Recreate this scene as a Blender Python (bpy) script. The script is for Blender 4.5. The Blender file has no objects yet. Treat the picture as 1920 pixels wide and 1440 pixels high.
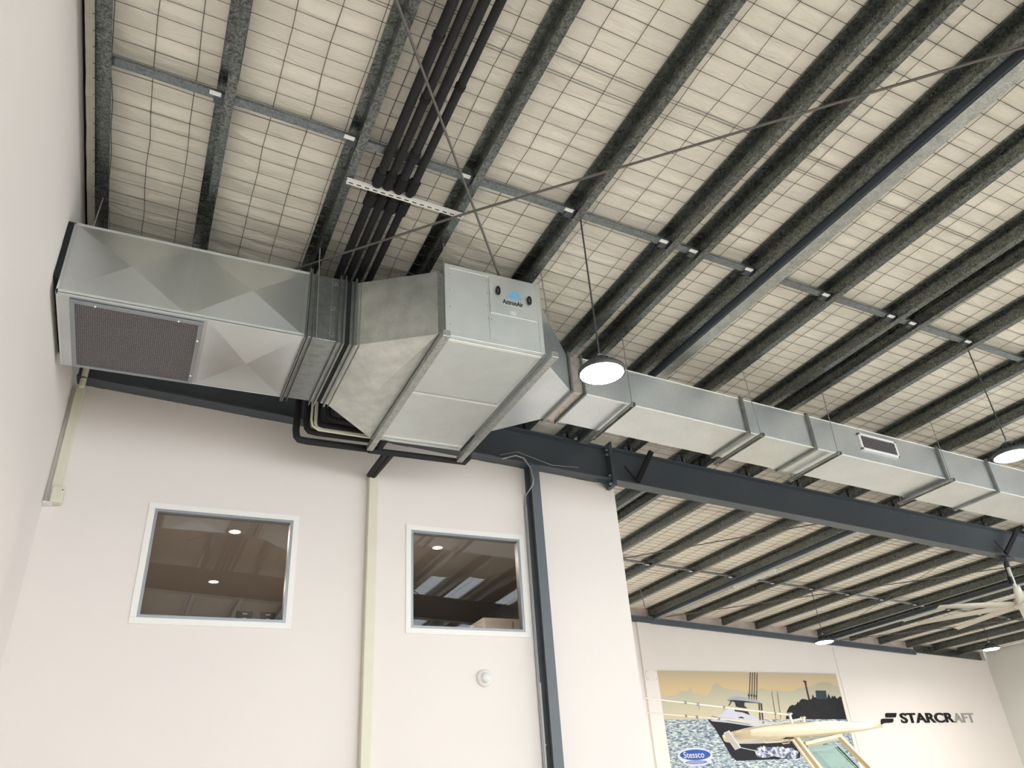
import bpy, math, random
from mathutils import Vector, Matrix, noise
random.seed(7)
scene = bpy.context.scene
COL = scene.collection
ZO = 1.6            # eye height above the floor; helper coordinates are measured from eye level
T = 0.05963         # roof pitch (fall towards the right)
C0 = 5.9            # underside of purlins above eye level at x = 0

# ------------------------------------------------------------------ camera
YAW, PITCH, ROLL = 0.4656067836, 0.5204365634, -0.0706954124
def camera():
    s, c = math.sin, math.cos
    f = Vector((s(YAW)*c(PITCH), c(YAW)*c(PITCH), s(PITCH)))
    r0 = Vector((c(YAW), -s(YAW), 0)); u0 = r0.cross(f)
    r = r0*c(ROLL) + u0*s(ROLL); u = -r0*s(ROLL) + u0*c(ROLL)
    cd = bpy.data.cameras.new('camera'); co = bpy.data.objects.new('camera', cd); COL.objects.link(co)
    m = Matrix((r, u, -f)).transposed().to_4x4(); m.translation = Vector((0, 0, ZO))
    co.matrix_world = m
    cd.sensor_fit = 'HORIZONTAL'; cd.sensor_width = 36; cd.lens = 1456/1920*36
    cd.clip_start = .05; cd.clip_end = 300
    scene.camera = co
camera()
# ------------------------------------------------------------------ world: overcast daylight outside the open front and above the skylights
w = bpy.data.worlds.new('world'); scene.world = w; w.use_nodes = True
bg = w.node_tree.nodes['Background']; bg.inputs[0].default_value = (0.88, 0.94, 1.0, 1); bg.inputs[1].default_value = 5.0
scene.view_settings.view_transform = 'Standard'
try: scene.view_settings.look = 'None'
except Exception: pass
scene.view_settings.gamma = 1; scene.view_settings.use_curve_mapping = False
scene.view_settings.exposure = 0.13

# ------------------------------------------------------------------ mesh helpers
class MB:
    def __init__(s): s.v = []; s.f = []; s.mi = []; s.sm = []
    def add(s, vs, fs, mi=0, smooth=False):
        n = len(s.v); s.v += [tuple(p) for p in vs]
        for f in fs: s.f.append([i+n for i in f]); s.mi.append(mi); s.sm.append(smooth)
        return s
    def box(s, x0, x1, y0, y1, z0, z1, mi=0):
        vs = [(x, y, z) for x in (x0, x1) for y in (y0, y1) for z in (z0, z1)]
        return s.add(vs, [(0,1,3,2),(4,6,7,5),(0,4,5,1),(2,3,7,6),(0,2,6,4),(1,5,7,3)], mi)
    def sbox(s, x0, x1, y0, y1, c0, c1, mi=0):     # box following the roof pitch; c = height at x = 0
        vs = [(x, y, c-T*x) for x in (x0, x1) for y in (y0, y1) for c in (c0, c1)]
        return s.add(vs, [(0,1,3,2),(4,6,7,5),(0,4,5,1),(2,3,7,6),(0,2,6,4),(1,5,7,3)], mi)
    def obox(s, p0, p1, up, w, h, mi=0):           # box bar between two points, w across, h along up
        p0, p1 = Vector(p0), Vector(p1); d = (p1-p0).normalized(); up = Vector(up)
        sd = d.cross(up).normalized(); u = sd.cross(d).normalized()
        vs = []
        for p in (p0, p1):
            for a, b in ((-1,-1),(1,-1),(1,1),(-1,1)): vs.append(p+sd*a*w/2+u*b*h/2)
        return s.add(vs, [(3,2,1,0),(4,5,6,7),(0,1,5,4),(1,2,6,5),(2,3,7,6),(3,0,4,7)], mi)
    def prism_y(s, poly, y0, y1, mi=0):            # poly in (x, z)
        n = len(poly); vs = [(x, y0, z) for x, z in poly] + [(x, y1, z) for x, z in poly]
        fs = [tuple(range(n)), tuple(range(2*n-1, n-1, -1))] + [(i, i+n, (i+1)%n+n, (i+1)%n) for i in range(n)]
        return s.add(vs, fs, mi)
    def tube(s, pts, r, n=10, mi=0, caps=True, smooth=True):
        pts = [Vector(p) for p in pts]; R = r if isinstance(r, (list, tuple)) else [r]*len(pts)
        rings = []; prev = None
        for i, p in enumerate(pts):
            a = pts[max(i-1, 0)]; b = pts[min(i+1, len(pts)-1)]; d = (b-a).normalized()
            if prev is None:
                x = d.cross(Vector((0, 0, 1)))
                if x.length < 1e-3: x = d.cross(Vector((1, 0, 0)))
            else: x = prev - d*prev.dot(d)
            x.normalize(); prev = x; y = d.cross(x)
            rings.append([p+(x*math.cos(2*math.pi*k/n)+y*math.sin(2*math.pi*k/n))*R[i] for k in range(n)])
        vs = [v for r_ in rings for v in r_]; fs = []
        for i in range(len(pts)-1):
            for k in range(n): fs.append((i*n+k, i*n+(k+1)%n, (i+1)*n+(k+1)%n, (i+1)*n+k))
        s.add(vs, fs, mi, smooth)
        if caps: s.add(vs, [tuple(range(n-1, -1, -1)), tuple(range((len(pts)-1)*n, len(pts)*n))], mi)
        return s
    def lathe(s, prof, c, n=28, mi=0, smooth=True): # prof (r, z) about vertical axis at c
        vs = []
        for r, z in prof:
            for k in range(n): vs.append((c[0]+r*math.cos(2*math.pi*k/n), c[1]+r*math.sin(2*math.pi*k/n), c[2]+z))
        fs = [(i*n+k, i*n+(k+1)%n, (i+1)*n+(k+1)%n, (i+1)*n+k) for i in range(len(prof)-1) for k in range(n)]
        return s.add(vs, fs, mi, smooth)
    def sphere(s, c, r, mi=0, n=10, sc=(1,1,1)):
        vs = []; m = n//2
        for i in range(m+1):
            t = math.pi*i/m
            for k in range(n): vs.append((c[0]+r*sc[0]*math.sin(t)*math.cos(2*math.pi*k/n), c[1]+r*sc[1]*math.sin(t)*math.sin(2*math.pi*k/n), c[2]+r*sc[2]*math.cos(t)))
        return s.add(vs, [(i*n+k, (i+1)*n+k, (i+1)*n+(k+1)%n, i*n+(k+1)%n) for i in range(m) for k in range(n)], mi, True)

def emit(name, b, mats, parent=None, bevel=0, recalc=True):
    if not isinstance(mats, (list, tuple)): mats = [mats]
    if parent is not None:
        o = Vector(parent['_o'])
    else:
        xs = [p[0] for p in b.v]; ys = [p[1] for p in b.v]; zs = [p[2] for p in b.v]
        o = Vector(((min(xs)+max(xs))/2, (min(ys)+max(ys))/2, min(zs)))
    me = bpy.data.meshes.new(name)
    me.from_pydata([(p[0]-o.x, p[1]-o.y, p[2]-o.z) for p in b.v], [], b.f)
    for m in mats: me.materials.append(m)
    me.polygons.foreach_set('material_index', b.mi); me.polygons.foreach_set('use_smooth', b.sm)
    me.update()
    if recalc:
        import bmesh
        bm = bmesh.new(); bm.from_mesh(me); bmesh.ops.recalc_face_normals(bm, faces=bm.faces); bm.to_mesh(me); bm.free()
    ob = bpy.data.objects.new(name, me); COL.objects.link(ob)
    ob['_o'] = [o.x, o.y, o.z]
    if parent is None: ob.location = (o.x, o.y, o.z+ZO)
    else: ob.parent = parent
    if bevel:
        mo = ob.modifiers.new('bevel', 'BEVEL'); mo.width = bevel; mo.segments = 2; mo.limit_method = 'ANGLE'
    return ob
def tag(o, label, cat, group=None):
    o['label'] = label; o['category'] = cat
    if group: o['group'] = group
    return o
def thing(name, label, cat, loc, group=None):
    o = bpy.data.objects.new(name, None); COL.objects.link(o); o.empty_display_size = .1
    o.location = (loc[0], loc[1], loc[2]+ZO); o['_o'] = list(loc)
    return tag(o, label, cat, group)
def struct(name, b, m, **k):
    o = emit(name, b, m, **k); o['kind'] = 'structure'; return o
def text_mesh(name, body, size, x, y, z, mat, parent=None, ext=0.01, xs=1.0, bold=0.0, font=None, shear=0):
    cu = bpy.data.curves.new(name, 'FONT'); cu.body = body; cu.size = size; cu.extrude = ext; cu.offset = bold; cu.shear = shear
    t = bpy.data.objects.new('t', cu); COL.objects.link(t)
    bpy.context.view_layer.update()
    me0 = bpy.data.meshes.new_from_object(t.evaluated_get(bpy.context.evaluated_depsgraph_get()))
    b = MB(); b.add([(x+v.co.x*xs, y-v.co.z, z+v.co.y) for v in me0.vertices], [tuple(p.vertices) for p in me0.polygons])
    bpy.data.objects.remove(t); bpy.data.curves.remove(cu); bpy.data.meshes.remove(me0)
    return emit(name, b, mat, parent)
ORD = ['first','second','third','fourth','fifth','sixth','seventh','eighth','ninth','tenth','eleventh','twelfth','thirteenth','fourteenth','fifteenth','sixteenth','seventeenth','eighteenth','nineteenth','twentieth','twenty-first','twenty-second','twenty-third','twenty-fourth','twenty-fifth','twenty-sixth','twenty-seventh','twenty-eighth']

# ------------------------------------------------------------------ materials
def lin(r, g, b): return tuple(((c/255)/12.92 if c/255 <= .04045 else ((c/255+.055)/1.055)**2.4) for c in (r, g, b)) + (1,)
def new_mat(name):
    m = bpy.data.materials.new(name); m.use_nodes = True
    nt = m.node_tree; return m, nt, nt.nodes['Principled BSDF']
def plain(name, col, rough=.5, metal=0, nscale=0, namp=.1, bump=0, bscale=40, spec=.5, coat=0):
    m, nt, p = new_mat(name)
    p.inputs['Base Color'].default_value = col; p.inputs['Roughness'].default_value = rough; p.inputs['Metallic'].default_value = metal
    p.inputs['Specular IOR Level'].default_value = spec; p.inputs['Coat Weight'].default_value = coat
    tc = nt.nodes.new('ShaderNodeTexCoord')
    if nscale:
        n = nt.nodes.new('ShaderNodeTexNoise'); n.inputs['Scale'].default_value = nscale; n.inputs['Detail'].default_value = 6
        nt.links.new(tc.outputs['Object'], n.inputs['Vector'])
        r = nt.nodes.new('ShaderNodeValToRGB'); r.color_ramp.elements[0].position = .3; r.color_ramp.elements[1].position = .7
        r.color_ramp.elements[0].color = tuple(c*(1-namp) for c in col[:3])+(1,); r.color_ramp.elements[1].color = tuple(min(1, c*(1+namp)) for c in col[:3])+(1,)
        nt.links.new(n.outputs['Fac'], r.inputs[0]); nt.links.new(r.outputs[0], p.inputs['Base Color'])
    if bump:
        n2 = nt.nodes.new('ShaderNodeTexNoise'); n2.inputs['Scale'].default_value = bscale; n2.inputs['Detail'].default_value = 4
        nt.links.new(tc.outputs['Object'], n2.inputs['Vector'])
        bu = nt.nodes.new('ShaderNodeBump'); bu.inputs['Strength'].default_value = bump; bu.inputs['Distance'].default_value = .01
        nt.links.new(n2.outputs['Fac'], bu.inputs['Height']); nt.links.new(bu.outputs[0], p.inputs['Normal'])
    return m
def galv(name, c0, c1, rough, metal, scale, r_amp=.1, blotch=.15, bscale=1.5):
    m, nt, p = new_mat(name); L = nt.links.new
    tc = nt.nodes.new('ShaderNodeTexCoord')
    v = nt.nodes.new('ShaderNodeTexVoronoi'); v.inputs['Scale'].default_value = scale; L(tc.outputs['Object'], v.inputs['Vector'])
    bw = nt.nodes.new('ShaderNodeSeparateColor'); L(v.outputs['Color'], bw.inputs[0])
    n = nt.nodes.new('ShaderNodeTexNoise'); n.inputs['Scale'].default_value = bscale; n.inputs['Detail'].default_value = 5; L(tc.outputs['Object'], n.inputs['Vector'])
    mx = nt.nodes.new('ShaderNodeMixRGB'); mx.inputs[1].default_value = c0; mx.inputs[2].default_value = c1; L(bw.outputs[0], mx.inputs[0])
    m2 = nt.nodes.new('ShaderNodeMixRGB'); m2.blend_type = 'MULTIPLY'; m2.inputs[0].default_value = 1
    rr = nt.nodes.new('ShaderNodeMapRange'); rr.inputs['From Min'].default_value = .3; rr.inputs['From Max'].default_value = .7
    rr.inputs['To Min'].default_value = 1-blotch; rr.inputs['To Max'].default_value = 1; L(n.outputs['Fac'], rr.inputs[0])
    L(mx.outputs[0], m2.inputs[1]); L(rr.outputs[0], m2.inputs[2]); L(m2.outputs[0], p.inputs['Base Color'])
    r2 = nt.nodes.new('ShaderNodeMapRange'); r2.inputs['To Min'].default_value = rough-r_amp; r2.inputs['To Max'].default_value = rough+r_amp
    L(bw.outputs[1], r2.inputs[0]); L(r2.outputs[0], p.inputs['Roughness'])
    p.inputs['Metallic'].default_value = metal
    return m
def emis(name, col, s):
    m, nt, p = new_mat(name); p.inputs['Base Color'].default_value = (0,0,0,1)
    p.inputs['Emission Color'].default_value = col; p.inputs['Emission Strength'].default_value = s; return m

M_wall = plain('wall_paint', lin(229,221,215), .65, nscale=.6, namp=.012, bump=.05, bscale=60)
M_wallr = plain('wall_paint_grey', lin(214,214,208), .7, nscale=.6, namp=.012)
M_room = plain('office_paint', lin(180,176,172), .8, nscale=.5, namp=.03)
M_floor = plain('floor_paint', lin(211,205,194), .45, nscale=1.2, namp=.06)
M_foil = plain('roof_blanket_facing', lin(237,231,218), .62, nscale=3, namp=.05, bump=.5, bscale=9, spec=.35)
def crinkle():
    nt = M_foil.node_tree; L = nt.links.new
    bu = [n for n in nt.nodes if n.type == 'BUMP'][0]; tc = [n for n in nt.nodes if n.type == 'TEX_COORD'][0]
    mp = nt.nodes.new('ShaderNodeMapping'); mp.inputs['Scale'].default_value = (1.1, 5.5, 1); mp.inputs['Rotation'].default_value = (0, 0, .12); L(tc.outputs['Object'], mp.inputs[0])
    n = nt.nodes.new('ShaderNodeTexNoise'); n.inputs['Scale'].default_value = 1.6; n.inputs['Detail'].default_value = 7; n.inputs['Roughness'].default_value = .62; n.inputs['Distortion'].default_value = .7
    L(mp.outputs[0], n.inputs['Vector']); L(n.outputs['Fac'], bu.inputs['Height']); bu.inputs['Strength'].default_value = .85; bu.inputs['Distance'].default_value = .045
crinkle()
M_wire = plain('mesh_wire', lin(84,80,74), .5, .6)
M_purl = galv('galvanised_purlin', lin(82,89,91), lin(138,141,136), .33, .92, 60, .07, .12, 2)
M_bridge = galv('galvanised_bridging', lin(110,116,120), lin(150,156,158), .4, .8, 70, .08, .15)
M_duct = galv('galvanised_duct', lin(206,211,211), lin(212,216,215), .29, .95, 140, .01, .10, 1.6)
M_ductr = galv('galvanised_duct_small', lin(212,218,222), lin(228,231,230), .36, .9, 120, .03, .1, 2)
M_dirty = galv('galvanised_smudged', lin(212,215,210), lin(222,224,218), .46, .85, 80, .02, .22, 5)
M_flange = galv('duct_flange_steel', lin(142,147,145), lin(160,164,161), .34, .9, 80, .06, .22, 7)
M_rail = galv('channel_rail', lin(170,173,170), lin(200,203,199), .42, .88, 70, .08, .25, 8)
M_ahu = galv('unit_casing', lin(216,222,221), lin(221,226,224), .45, .75, 90, .02, .08, 3)
M_beam = plain('charcoal_paint', lin(74,81,88), .42, nscale=4, namp=.05)
M_col = plain('column_paint', lin(92,98,103), .45, nscale=4, namp=.04)
M_blk = plain('black_foam', lin(26,26,28), .75, nscale=12, namp=.2, bump=.2, bscale=30)
M_blk2 = plain('black_gap', lin(16,16,18), .8, nscale=12, namp=.1)
M_cream = plain('cream_plastic', lin(214,210,190), .45, nscale=8, namp=.02)
M_white = plain('white_plastic', lin(228,226,222), .4, nscale=8, namp=.01)
M_alu = plain('anodised_aluminium', lin(150,154,158), .42, .55, nscale=10, namp=.04)
M_wtrim = plain('white_trim', lin(236,233,228), .5, nscale=6, namp=.01)
M_rod = plain('bracing_rod', lin(106,102,98), .5, .4, nscale=20, namp=.1)
M_thread = plain('threaded_rod', lin(170,172,170), .35, .8, nscale=40, namp=.1)
M_strip = plain('bright_zinc_strip', lin(240,240,236), .35, .35, nscale=20, namp=.02)
M_grille = plain('filter_mesh', lin(84,82,84), .6, .2)
M_lens = emis('lamp_lens', (1, .96, .86, 1), 28)
M_down = emis('downlight_lens', (1, .9, .76, 1), 40)
M_lampb = plain('lamp_housing', lin(70,72,74), .5, .3, nscale=10, namp=.05)
M_letter = plain('letter_black', lin(20,20,24), .35, 0, nscale=10, namp=.1, spec=.25)
M_letter_glare = plain('letter_glare_grey', lin(158,160,155), .4, .1, nscale=10, namp=.05)  # glare on the last black letters, painted in as a paler grey
M_gel = plain('gelcoat_cream', lin(232,214,178), .3, 0, nscale=6, namp=.02, coat=.6)
M_gelw = plain('gelcoat_white', lin(225,226,226), .3, 0, nscale=6, namp=.02, coat=.6)
M_chrome = plain('polished_steel', lin(215,215,212), .15, .95, nscale=20, namp=.03)
M_orod = plain('outrigger_pole', lin(246,240,222), .25, .2, nscale=20, namp=.02)
M_fan = plain('fan_paint', lin(206,200,188), .45, nscale=10, namp=.02)
M_pink = plain('batt_facing', lin(176,164,158), .75, nscale=4, namp=.12)
M_cyan = plain('logo_cyan', lin(92,176,222), .5, nscale=10, namp=.03)
M_inkk = plain('logo_black', lin(24,26,32), .5, nscale=10, namp=.05)
M_lab = plain('paper_label', lin(198,200,196), .5, nscale=90, namp=.25)

# filter grille: rows of small dimples
def dimple_mat():
    m, nt, p = new_mat('perforated_filter'); L = nt.links.new
    tc = nt.nodes.new('ShaderNodeTexCoord'); mp = nt.nodes.new('ShaderNodeMapping'); mp.inputs['Scale'].default_value = (52, 40, 1)
    L(tc.outputs['Object'], mp.inputs[0])
    v = nt.nodes.new('ShaderNodeTexVoronoi'); v.voronoi_dimensions = '2D'; v.inputs['Scale'].default_value = 1; v.inputs['Randomness'].default_value = .25
    L(mp.outputs[0], v.inputs['Vector'])
    r = nt.nodes.new('ShaderNodeValToRGB'); r.color_ramp.elements[0].color = lin(66,64,66); r.color_ramp.elements[1].color = lin(122,118,120)
    r.color_ramp.elements[0].position = .25; r.color_ramp.elements[1].position = .6
    L(v.outputs['Distance'], r.inputs[0]); L(r.outputs[0], p.inputs['Base Color']); p.inputs['Roughness'].default_value = .6
    b = nt.nodes.new('ShaderNodeBump'); b.inputs['Distance'].default_value = .006; L(v.outputs['Distance'], b.inputs['Height']); L(b.outputs[0], p.inputs['Normal'])
    return m
M_filter = dimple_mat()
def glass_mat(name, tint, refl=.12, rough=.0):
    m = bpy.data.materials.new(name); m.use_nodes = True; nt = m.node_tree; nt.nodes.clear(); L = nt.links.new
    o = nt.nodes.new('ShaderNodeOutputMaterial'); t = nt.nodes.new('ShaderNodeBsdfTransparent'); t.inputs[0].default_value = tint
    g = nt.nodes.new('ShaderNodeBsdfGlossy'); g.inputs['Roughness'].default_value = rough
    f = nt.nodes.new('ShaderNodeLayerWeight'); f.inputs[0].default_value = .5
    pw = nt.nodes.new('ShaderNodeMath'); pw.operation = 'POWER'; pw.inputs[1].default_value = 4; L(f.outputs['Facing'], pw.inputs[0])
    a = nt.nodes.new('ShaderNodeMath'); a.operation = 'ADD'; a.inputs[1].default_value = refl; a.use_clamp = True; L(pw.outputs[0], a.inputs[0])
    x = nt.nodes.new('ShaderNodeMixShader'); L(a.outputs[0], x.inputs[0]); L(t.outputs[0], x.inputs[1]); L(g.outputs[0], x.inputs[2]); L(x.outputs[0], o.inputs[0])
    return m
M_glass = glass_mat('tinted_window_glass', lin(208,198,188), .07)
M_bglass = glass_mat('boat_glass', lin(196,214,200), .07)
def sky_mat():
    m = bpy.data.materials.new('skylight_sheet'); m.use_nodes = True; nt = m.node_tree; nt.nodes.clear(); L = nt.links.new
    o = nt.nodes.new('ShaderNodeOutputMaterial'); t = nt.nodes.new('ShaderNodeBsdfTranslucent'); t.inputs[0].default_value = (.85,.88,.9,1)
    tr = nt.nodes.new('ShaderNodeBsdfTransparent'); tr.inputs[0].default_value = (.8,.83,.85,1)
    x = nt.nodes.new('ShaderNodeMixShader'); x.inputs[0].default_value = .4; L(t.outputs[0], x.inputs[1]); L(tr.outputs[0], x.inputs[2]); L(x.outputs[0], o.inputs[0]); return m
M_sky = sky_mat()

# ================================================================== SETTING
XL, XR_W = -1.24, 27.5
W, YB, YFRONT = 10.19, 18.97, -10.0
struct('floor', MB().box(-1.6, 28, -30, 19.2, -1.7, -1.6), M_floor)
struct('wall_left', MB().box(-1.44, XL, YFRONT, 19.2, -1.6, 6.33), M_wall)
struct('wall_right', MB().box(XR_W, XR_W+.2, 10.0, 19.2, -1.6, 4.62), M_wallr)
# wall with the two office windows
WT = 5.297
wins = [(-.015, 1.695, 2.43, 3.78), (3.345, 5.05, 2.43, 3.80)]
b = MB()
xs = [XL, wins[0][0], wins[0][1], wins[1][0], wins[1][1], 6.88]
for i in range(5):
    x0, x1 = xs[i], xs[i+1]
    top = lambda x: WT - T*x
    def slab(x0, x1, z0, z1, sl):
        vs = [(x, y, (z if not (sl and z == z1) else z1 - T*x)) for x in (x0, x1) for y in (W, W+.15) for z in (z0, z1)]
        b.add(vs, [(0,1,3,2),(4,6,7,5),(0,4,5,1),(2,3,7,6),(0,2,6,4),(1,5,7,3)])
    if i in (1, 3):
        wv = wins[0] if i == 1 else wins[1]
        slab(x0, x1, -1.6, wv[2], False); slab(x0, x1, wv[3], WT, True)
    else: slab(x0, x1, -1.6, WT, True)
struct('wall_front', b, M_wall, recalc=True)
struct('wall_side', MB().box(6.73, 6.88, W+.15, 18.95, -1.6, 4.55), M_wall)
# office behind the windows
struct('ceiling_office', MB().box(XL, 6.73, W+.15, 16.2, 3.95, 4.05), M_room)
struct('floor_office', MB().box(XL, 6.73, W+.15, 16.2, 1.2, 1.3), M_room)
struct('wall_office_back', MB().box(XL, 6.73, 16.2, 16.3, 1.2, 4.05), M_room)
struct('wall_office_left', MB().box(XL, XL+.03, W+.16, 16.19, 1.3, 3.95), M_room)
struct('wall_office_divider', MB().box(2.5, 2.6, W+.16, 16.19, 1.3, 3.95), M_room)
struct('wall_office_right', MB().box(6.69, 6.72, W+.16, 16.19, 1.3, 3.95), M_room)
# back wall and the pink batt strip above its top rail
b = MB(); vs = [(x, y, z) for x, z1 in ((6.9, 5.45), (XR_W, 4.22)) for y in (YB, YB+.2) for z in (-1.6, z1)]
b.add(vs, [(0,1,3,2),(4,6,7,5),(0,4,5,1),(2,3,7,6),(0,2,6,4),(1,5,7,3)]); struct('wall_back', b, M_wall)
# pilaster on the back wall and wall joint cover
struct('trim_1', MB().box(12.95, 13.39, YB-.05, YB, -1.6, 4.95), M_wall)
struct('trim_2', MB().box(20.28, 20.34, YB-.02, YB, -1.6, 4.42), M_wall)
struct('trim_3', MB().sbox(6.9, 27.45, YB-.02, YB+.04, 5.80, 6.19), M_pink)

# roof blanket (underside), with the openings of the translucent sheets
SKY = [(7.33, 8.08, -6.5, 2.35), (8.90, 9.66, -6.5, 2.2), (6.40, 7.10, -6.5, 2.1), (13.7, 14.5, -6.5, 2.1), (19.2, 20.0, -6.5, 2.1)]
def hole(x, y): return any(a < x < b_ and c < y < d for a, b_, c, d in SKY)
PX = [-.97,.05,1.28,2.48,3.67,4.88,5.28,6.08,7.27,8.37,8.75,9.79,11.0,12.25,13.45,14.78,16.06,17.32,18.57,19.82,20.12,21.16,22.43,23.68,24.93,26.2]
xs = sorted(set([round(-1.215+.1*i, 3) for i in range(287)] + [v for s_ in SKY for v in s_[:2]]))
ys = sorted(set([round(YFRONT+.09*i, 3) for i in range(324)] + [v for s_ in SKY for v in s_[2:]]))
vs = []; nx, ny = len(xs), len(ys)
webs = [p-.09 for p in PX]
for y in ys:
    for x in xs:
        # quilted sag between purlins plus soft crinkles running along the fall
        d = min(abs(x-wb) for wb in webs)
        sag = -.028*min(1, d/.35)
        cr = noise.noise(Vector((x*1.3, y*5.5, 0)))*.022 + noise.noise(Vector((x*3.1, y*11, 4)))*.009
        k = 1.0 if y > 6.2 or y < 0 else .55
        vs.append((x, y, C0+.215-T*x+max(-.037, sag+cr*min(1, d/.3)*(2.2 if y > 5.4 and y < 10 and x < 4.5 else 1.3))))
fs = []
for j in range(ny-1):
    for i in range(nx-1):
        if not hole((xs[i]+xs[i+1])/2, (ys[j]+ys[j+1])/2): fs.append((j*nx+i, j*nx+i+1, (j+1)*nx+i+1, (j+1)*nx+i))
b = MB(); b.add(vs, fs, 0, True); struct('ceiling', b, M_foil, recalc=False)
# roof sheeting above, open over the translucent strips
b = MB(); xe = sorted(set([-1.44, 27.7]+[v for s_ in SKY for v in s_[:2]])); 
for i in range(len(xe)-1):
    m_ = (xe[i]+xe[i+1])/2; sk = [s_ for s_ in SKY if s_[0] < m_ < s_[1]]
    if sk: b.sbox(xe[i], xe[i+1], sk[0][3], 19.3, C0+.30, C0+.32); b.sbox(xe[i], xe[i+1], YFRONT, sk[0][2], C0+.30, C0+.32)
    else: b.sbox(xe[i], xe[i+1], YFRONT, 19.3, C0+.30, C0+.32)
struct('ceiling_sheeting', b, M_bridge)
for i, s_ in enumerate(SKY):
    b = MB(); n = 12; st = (s_[1]-s_[0])/n
    vv = []; 
    for k in range(n+1):
        for y in (s_[2], s_[3]): vv.append((s_[0]+k*st, y, C0+.27-T*(s_[0]+k*st)+(.02 if k % 2 else 0)))
    b.add(vv, [(2*k, 2*k+1, 2*k+3, 2*k+2) for k in range(n)])
    o = struct('window_%d' % (i+3), b, M_sky)
# eaves strip along the top of the left wall
struct('trim_4', MB().box(-1.239, -1.228, YFRONT, 18.9, 6.20, 6.30), M_blk2)

# ================================================================== ROOF STEEL
def zsec(xr, c0, c1, y0, y1, b):
    t = .004; xw = xr-.085
    poly = [(xr, c0+.018), (xr, c0), (xw, c0), (xw, c1-t), (xw-.075, c1-t), (xw-.075, c1-.022), (xw-.079, c1-.022), (xw-.079, c1), (xw+t, c1), (xw+t, c0+t), (xr-t, c0+t), (xr-t, c0+.018)]
    n = len(poly); vs = [(x, y, c-T*x) for y in (y0, y1) for x, c in poly]
    # open profile built as strips so that thin concave caps stay clean
    fs = [(i, i+n, (i+1) % n+n, (i+1) % n) for i in range(n)]
    b.add(vs, fs)
    for y, o_ in ((y0, 0), (y1, n)):
        for q in ((0,1,10,11),(1,2,9,10),(2,3,8,9),(3,4,7,8),(4,5,6,7)):
            b.f.append([len(b.v)-2*n+o_+k for k in q]); b.mi.append(0); b.sm.append(False)
pur_lab = {0:'galvanised roof purlin running tight beside the left wall, first from it', 1:'galvanised roof purlin ending over the grille box, second from the left wall',
 2:'galvanised roof purlin left of the four black pipes, third from the left wall', 3:'galvanised roof purlin right of the four black pipes, fourth from the left wall',
 4:'galvanised roof purlin behind the air unit top right corner, fifth from left wall', 5:'galvanised purlin, left one of the close pair above the nearest pendant lamp',
 6:'galvanised purlin, right one of the close pair above the nearest pendant lamp', 7:'galvanised purlin with a dark strut and bright line running along its right side'}
for i, xr in enumerate(PX):
    b = MB(); zsec(xr, C0, C0+.2, YFRONT, 18.9, b)
    lab = pur_lab.get(i, 'galvanised roof purlin, %s counted from the left wall' % ORD[i])
    tag(emit('roof_purlin', b, M_purl), lab, 'purlin', 'roof purlins')
# struts between portals
def strut(x0, x1, y0, y1, lab):
    t = thing('roof_strut', lab, 'strut', ((x0+x1)/2, y0, C0-.1-T*x0), 'dark struts along purlins')
    emit('strut_body', MB().sbox(x0, x1, y0, y1, C0-.06, C0+.10), M_beam, t)
    emit('edge_strip', MB().sbox(x0-.006, x0-.001, y0, y1, C0+.075, C0+.083), M_strip, t)
    emit('bottom_flange', MB().sbox(x0+.02, x1+.03, y0, y1, C0-.075, C0-.062), M_rail, t)
strut(6.12, 6.27, 1.1, 9.93, 'dark rectangular roof strut with a bright edge line, in front of the rafter')
strut(13.50, 13.66, 10.24, 18.9, 'dark roof strut behind the rafter carrying the unlit fluorescent batten')
strut(20.17, 20.33, 10.24, 18.9, 'dark roof strut near the ceiling fan, far right behind the rafter')
# bridging channels between purlins
def bridging(yc, lo, hi, where):
    for i in range(lo, hi):
        a = PX[i]-.081; e = PX[i+1]-.087
        if e-a < .06: continue
        b = MB(); b.sbox(a, e, yc-.045, yc+.045, C0+.065, C0+.070); b.sbox(a, e, yc-.045, yc-.041, C0+.07, C0+.10); b.sbox(a, e, yc+.041, yc+.045, C0+.07, C0+.10)
        t = thing('purlin_bridging', 'bridging between the %s and %s purlins from the left wall, %s' % (ORD[i], ORD[i+1], where), 'bridging', ((a+e)/2, yc, C0+.06-T*a), 'bridging '+where)
        emit('channel', b, M_bridge, t)
        emit('end_bracket', MB().sbox(e-.09, e-.002, yc-.06, yc+.06, C0+.035, C0+.062), M_beam, t)
        emit('bracket_tab', MB().sbox(e-.13, e-.03, yc-.075, yc-.03, C0+.025, C0+.033), M_strip, t)
bridging(5.37, 0, 14, 'before duct')
bridging(15.12, 11, 25, 'behind rafter')

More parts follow.
